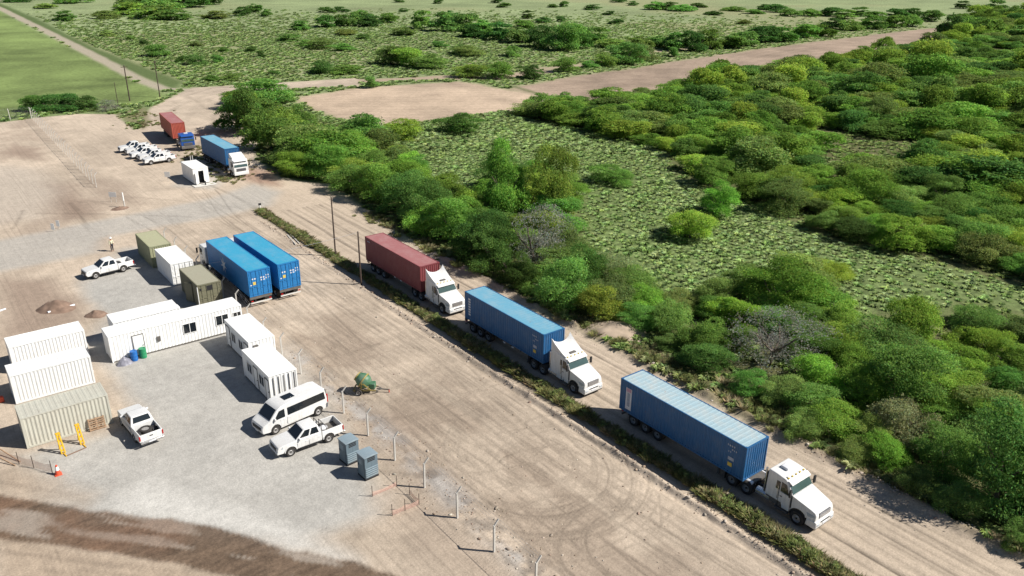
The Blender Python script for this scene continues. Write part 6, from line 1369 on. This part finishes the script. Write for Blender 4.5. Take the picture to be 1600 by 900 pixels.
# ------------------------------------------------------------------ person
def skin_mesh(name, pts, edges, rad, mat, parent, root=0, sub=1):
    me = bpy.data.meshes.new(name); me.from_pydata(pts, edges, []); me.update(); o = bpy.data.objects.new(name, me); COL.objects.link(o); o.parent = parent
    bm = bmesh.new(); bm.from_mesh(me); ly = bm.verts.layers.skin.verify(); bm.verts.ensure_lookup_table()
    for i, v in enumerate(bm.verts): v[ly].radius = (rad[i], rad[i]) if not isinstance(rad[i], tuple) else rad[i]; v[ly].use_root = (i == root)
    bm.to_mesh(me); bm.free(); o.modifiers.new('skin', 'SKIN').use_smooth_shade = True; s_ = o.modifiers.new('sub', 'SUBSURF'); s_.levels = s_.render_levels = sub; me.materials.append(mat); return o
x, y = G(176, 392.5); pe = thing('person', 'person in pale jacket, dark trousers and white hard hat standing on the gravel', 'person', (x, y, zat(x, y)), R(200))
P_ = [(0, 0, .95), (0, 0, 1.15), (0, .01, 1.38), (0, 0, 1.50), (0, .02, 1.62), (0, .02, 1.74),
      (.10, 0, .90), (.12, .01, .50), (.12, -.02, .09), (.12, .14, .04), (-.10, 0, .90), (-.12, -.03, .50), (-.12, -.06, .09), (-.12, .10, .04),
      (.20, 0, 1.40), (.25, -.02, 1.13), (.23, .08, .90), (.23, .10, .83), (-.20, 0, 1.40), (-.26, -.02, 1.13), (-.20, .14, 1.0), (-.18, .19, .96)]
E_ = [(0, 1), (1, 2), (2, 3), (3, 4), (4, 5), (0, 6), (6, 7), (7, 8), (8, 9), (0, 10), (10, 11), (11, 12), (12, 13), (2, 14), (14, 15), (15, 16), (16, 17), (2, 18), (18, 19), (19, 20), (20, 21)]
Rd = [.13, .13, .14, .055, .085, .075, .085, .06, .045, .04, .085, .06, .045, .04, .06, .045, .035, .03, .06, .045, .035, .03]
for hb_, sx in ((17, 1), (21, -1)):
    bx0, by0, bz0 = P_[hb_]
    for k in range(5):
        i0 = len(P_); dx_ = (-.03+.015*k); ln = [.055, .08, .088, .08, .06][k]
        P_ += [(bx0+dx_, by0+(.03 if k == 0 else .005), bz0-ln*.55), (bx0+dx_*1.1, by0+(.05 if k == 0 else .02), bz0-ln)]; E_ += [(hb_, i0), (i0, i0+1)]; Rd += [.009, .007]
skin_mesh('body', P_, E_, Rd, M['skin'], pe)
skin_mesh('jacket', [P_[1], P_[2], (0, 0, 1.46), (0, 0, .98)]+[P_[14], P_[15], P_[16], P_[18], P_[19], P_[20]], [(0, 1), (1, 2), (0, 3), (1, 4), (4, 5), (5, 6), (1, 7), (7, 8), (8, 9)], [.155, .165, .08, .15, .075, .06, .045, .075, .06, .045], M['vest'], pe)
skin_mesh('trousers', [P_[0], P_[6], P_[7], P_[8], P_[10], P_[11], P_[12]], [(0, 1), (1, 2), (2, 3), (0, 4), (4, 5), (5, 6)], [.145, .10, .075, .062, .10, .075, .062], M['navy'], pe)
hh_ = MB().lathe([(.165, 1.72), (.155, 1.735), (.125, 1.75), (.122, 1.80), (.09, 1.86), (.02, 1.885)], 'z', (0, .03, 0), 16).obj('hard_hat', M['hat'], pe, smooth_=True)
for s in (-1, 1):
    MB().lathe([(.005, -.012), (.012, -.008), (.012, .008), (.005, .012)], 'y', (s*.032, .105, 1.66), 8).obj('eye', M['black'], pe)
MB().hexa([(-.014, .10, 1.60), (.014, .10, 1.60), (.010, .135, 1.605), (-.010, .135, 1.605)], [(-.008, .10, 1.66), (.008, .10, 1.66), (.006, .112, 1.655), (-.006, .112, 1.655)]).obj('nose', M['skin'], pe)
MB().box(-.025, .025, .095, .104, 1.565, 1.575).obj('mouth', M['soil'], pe)
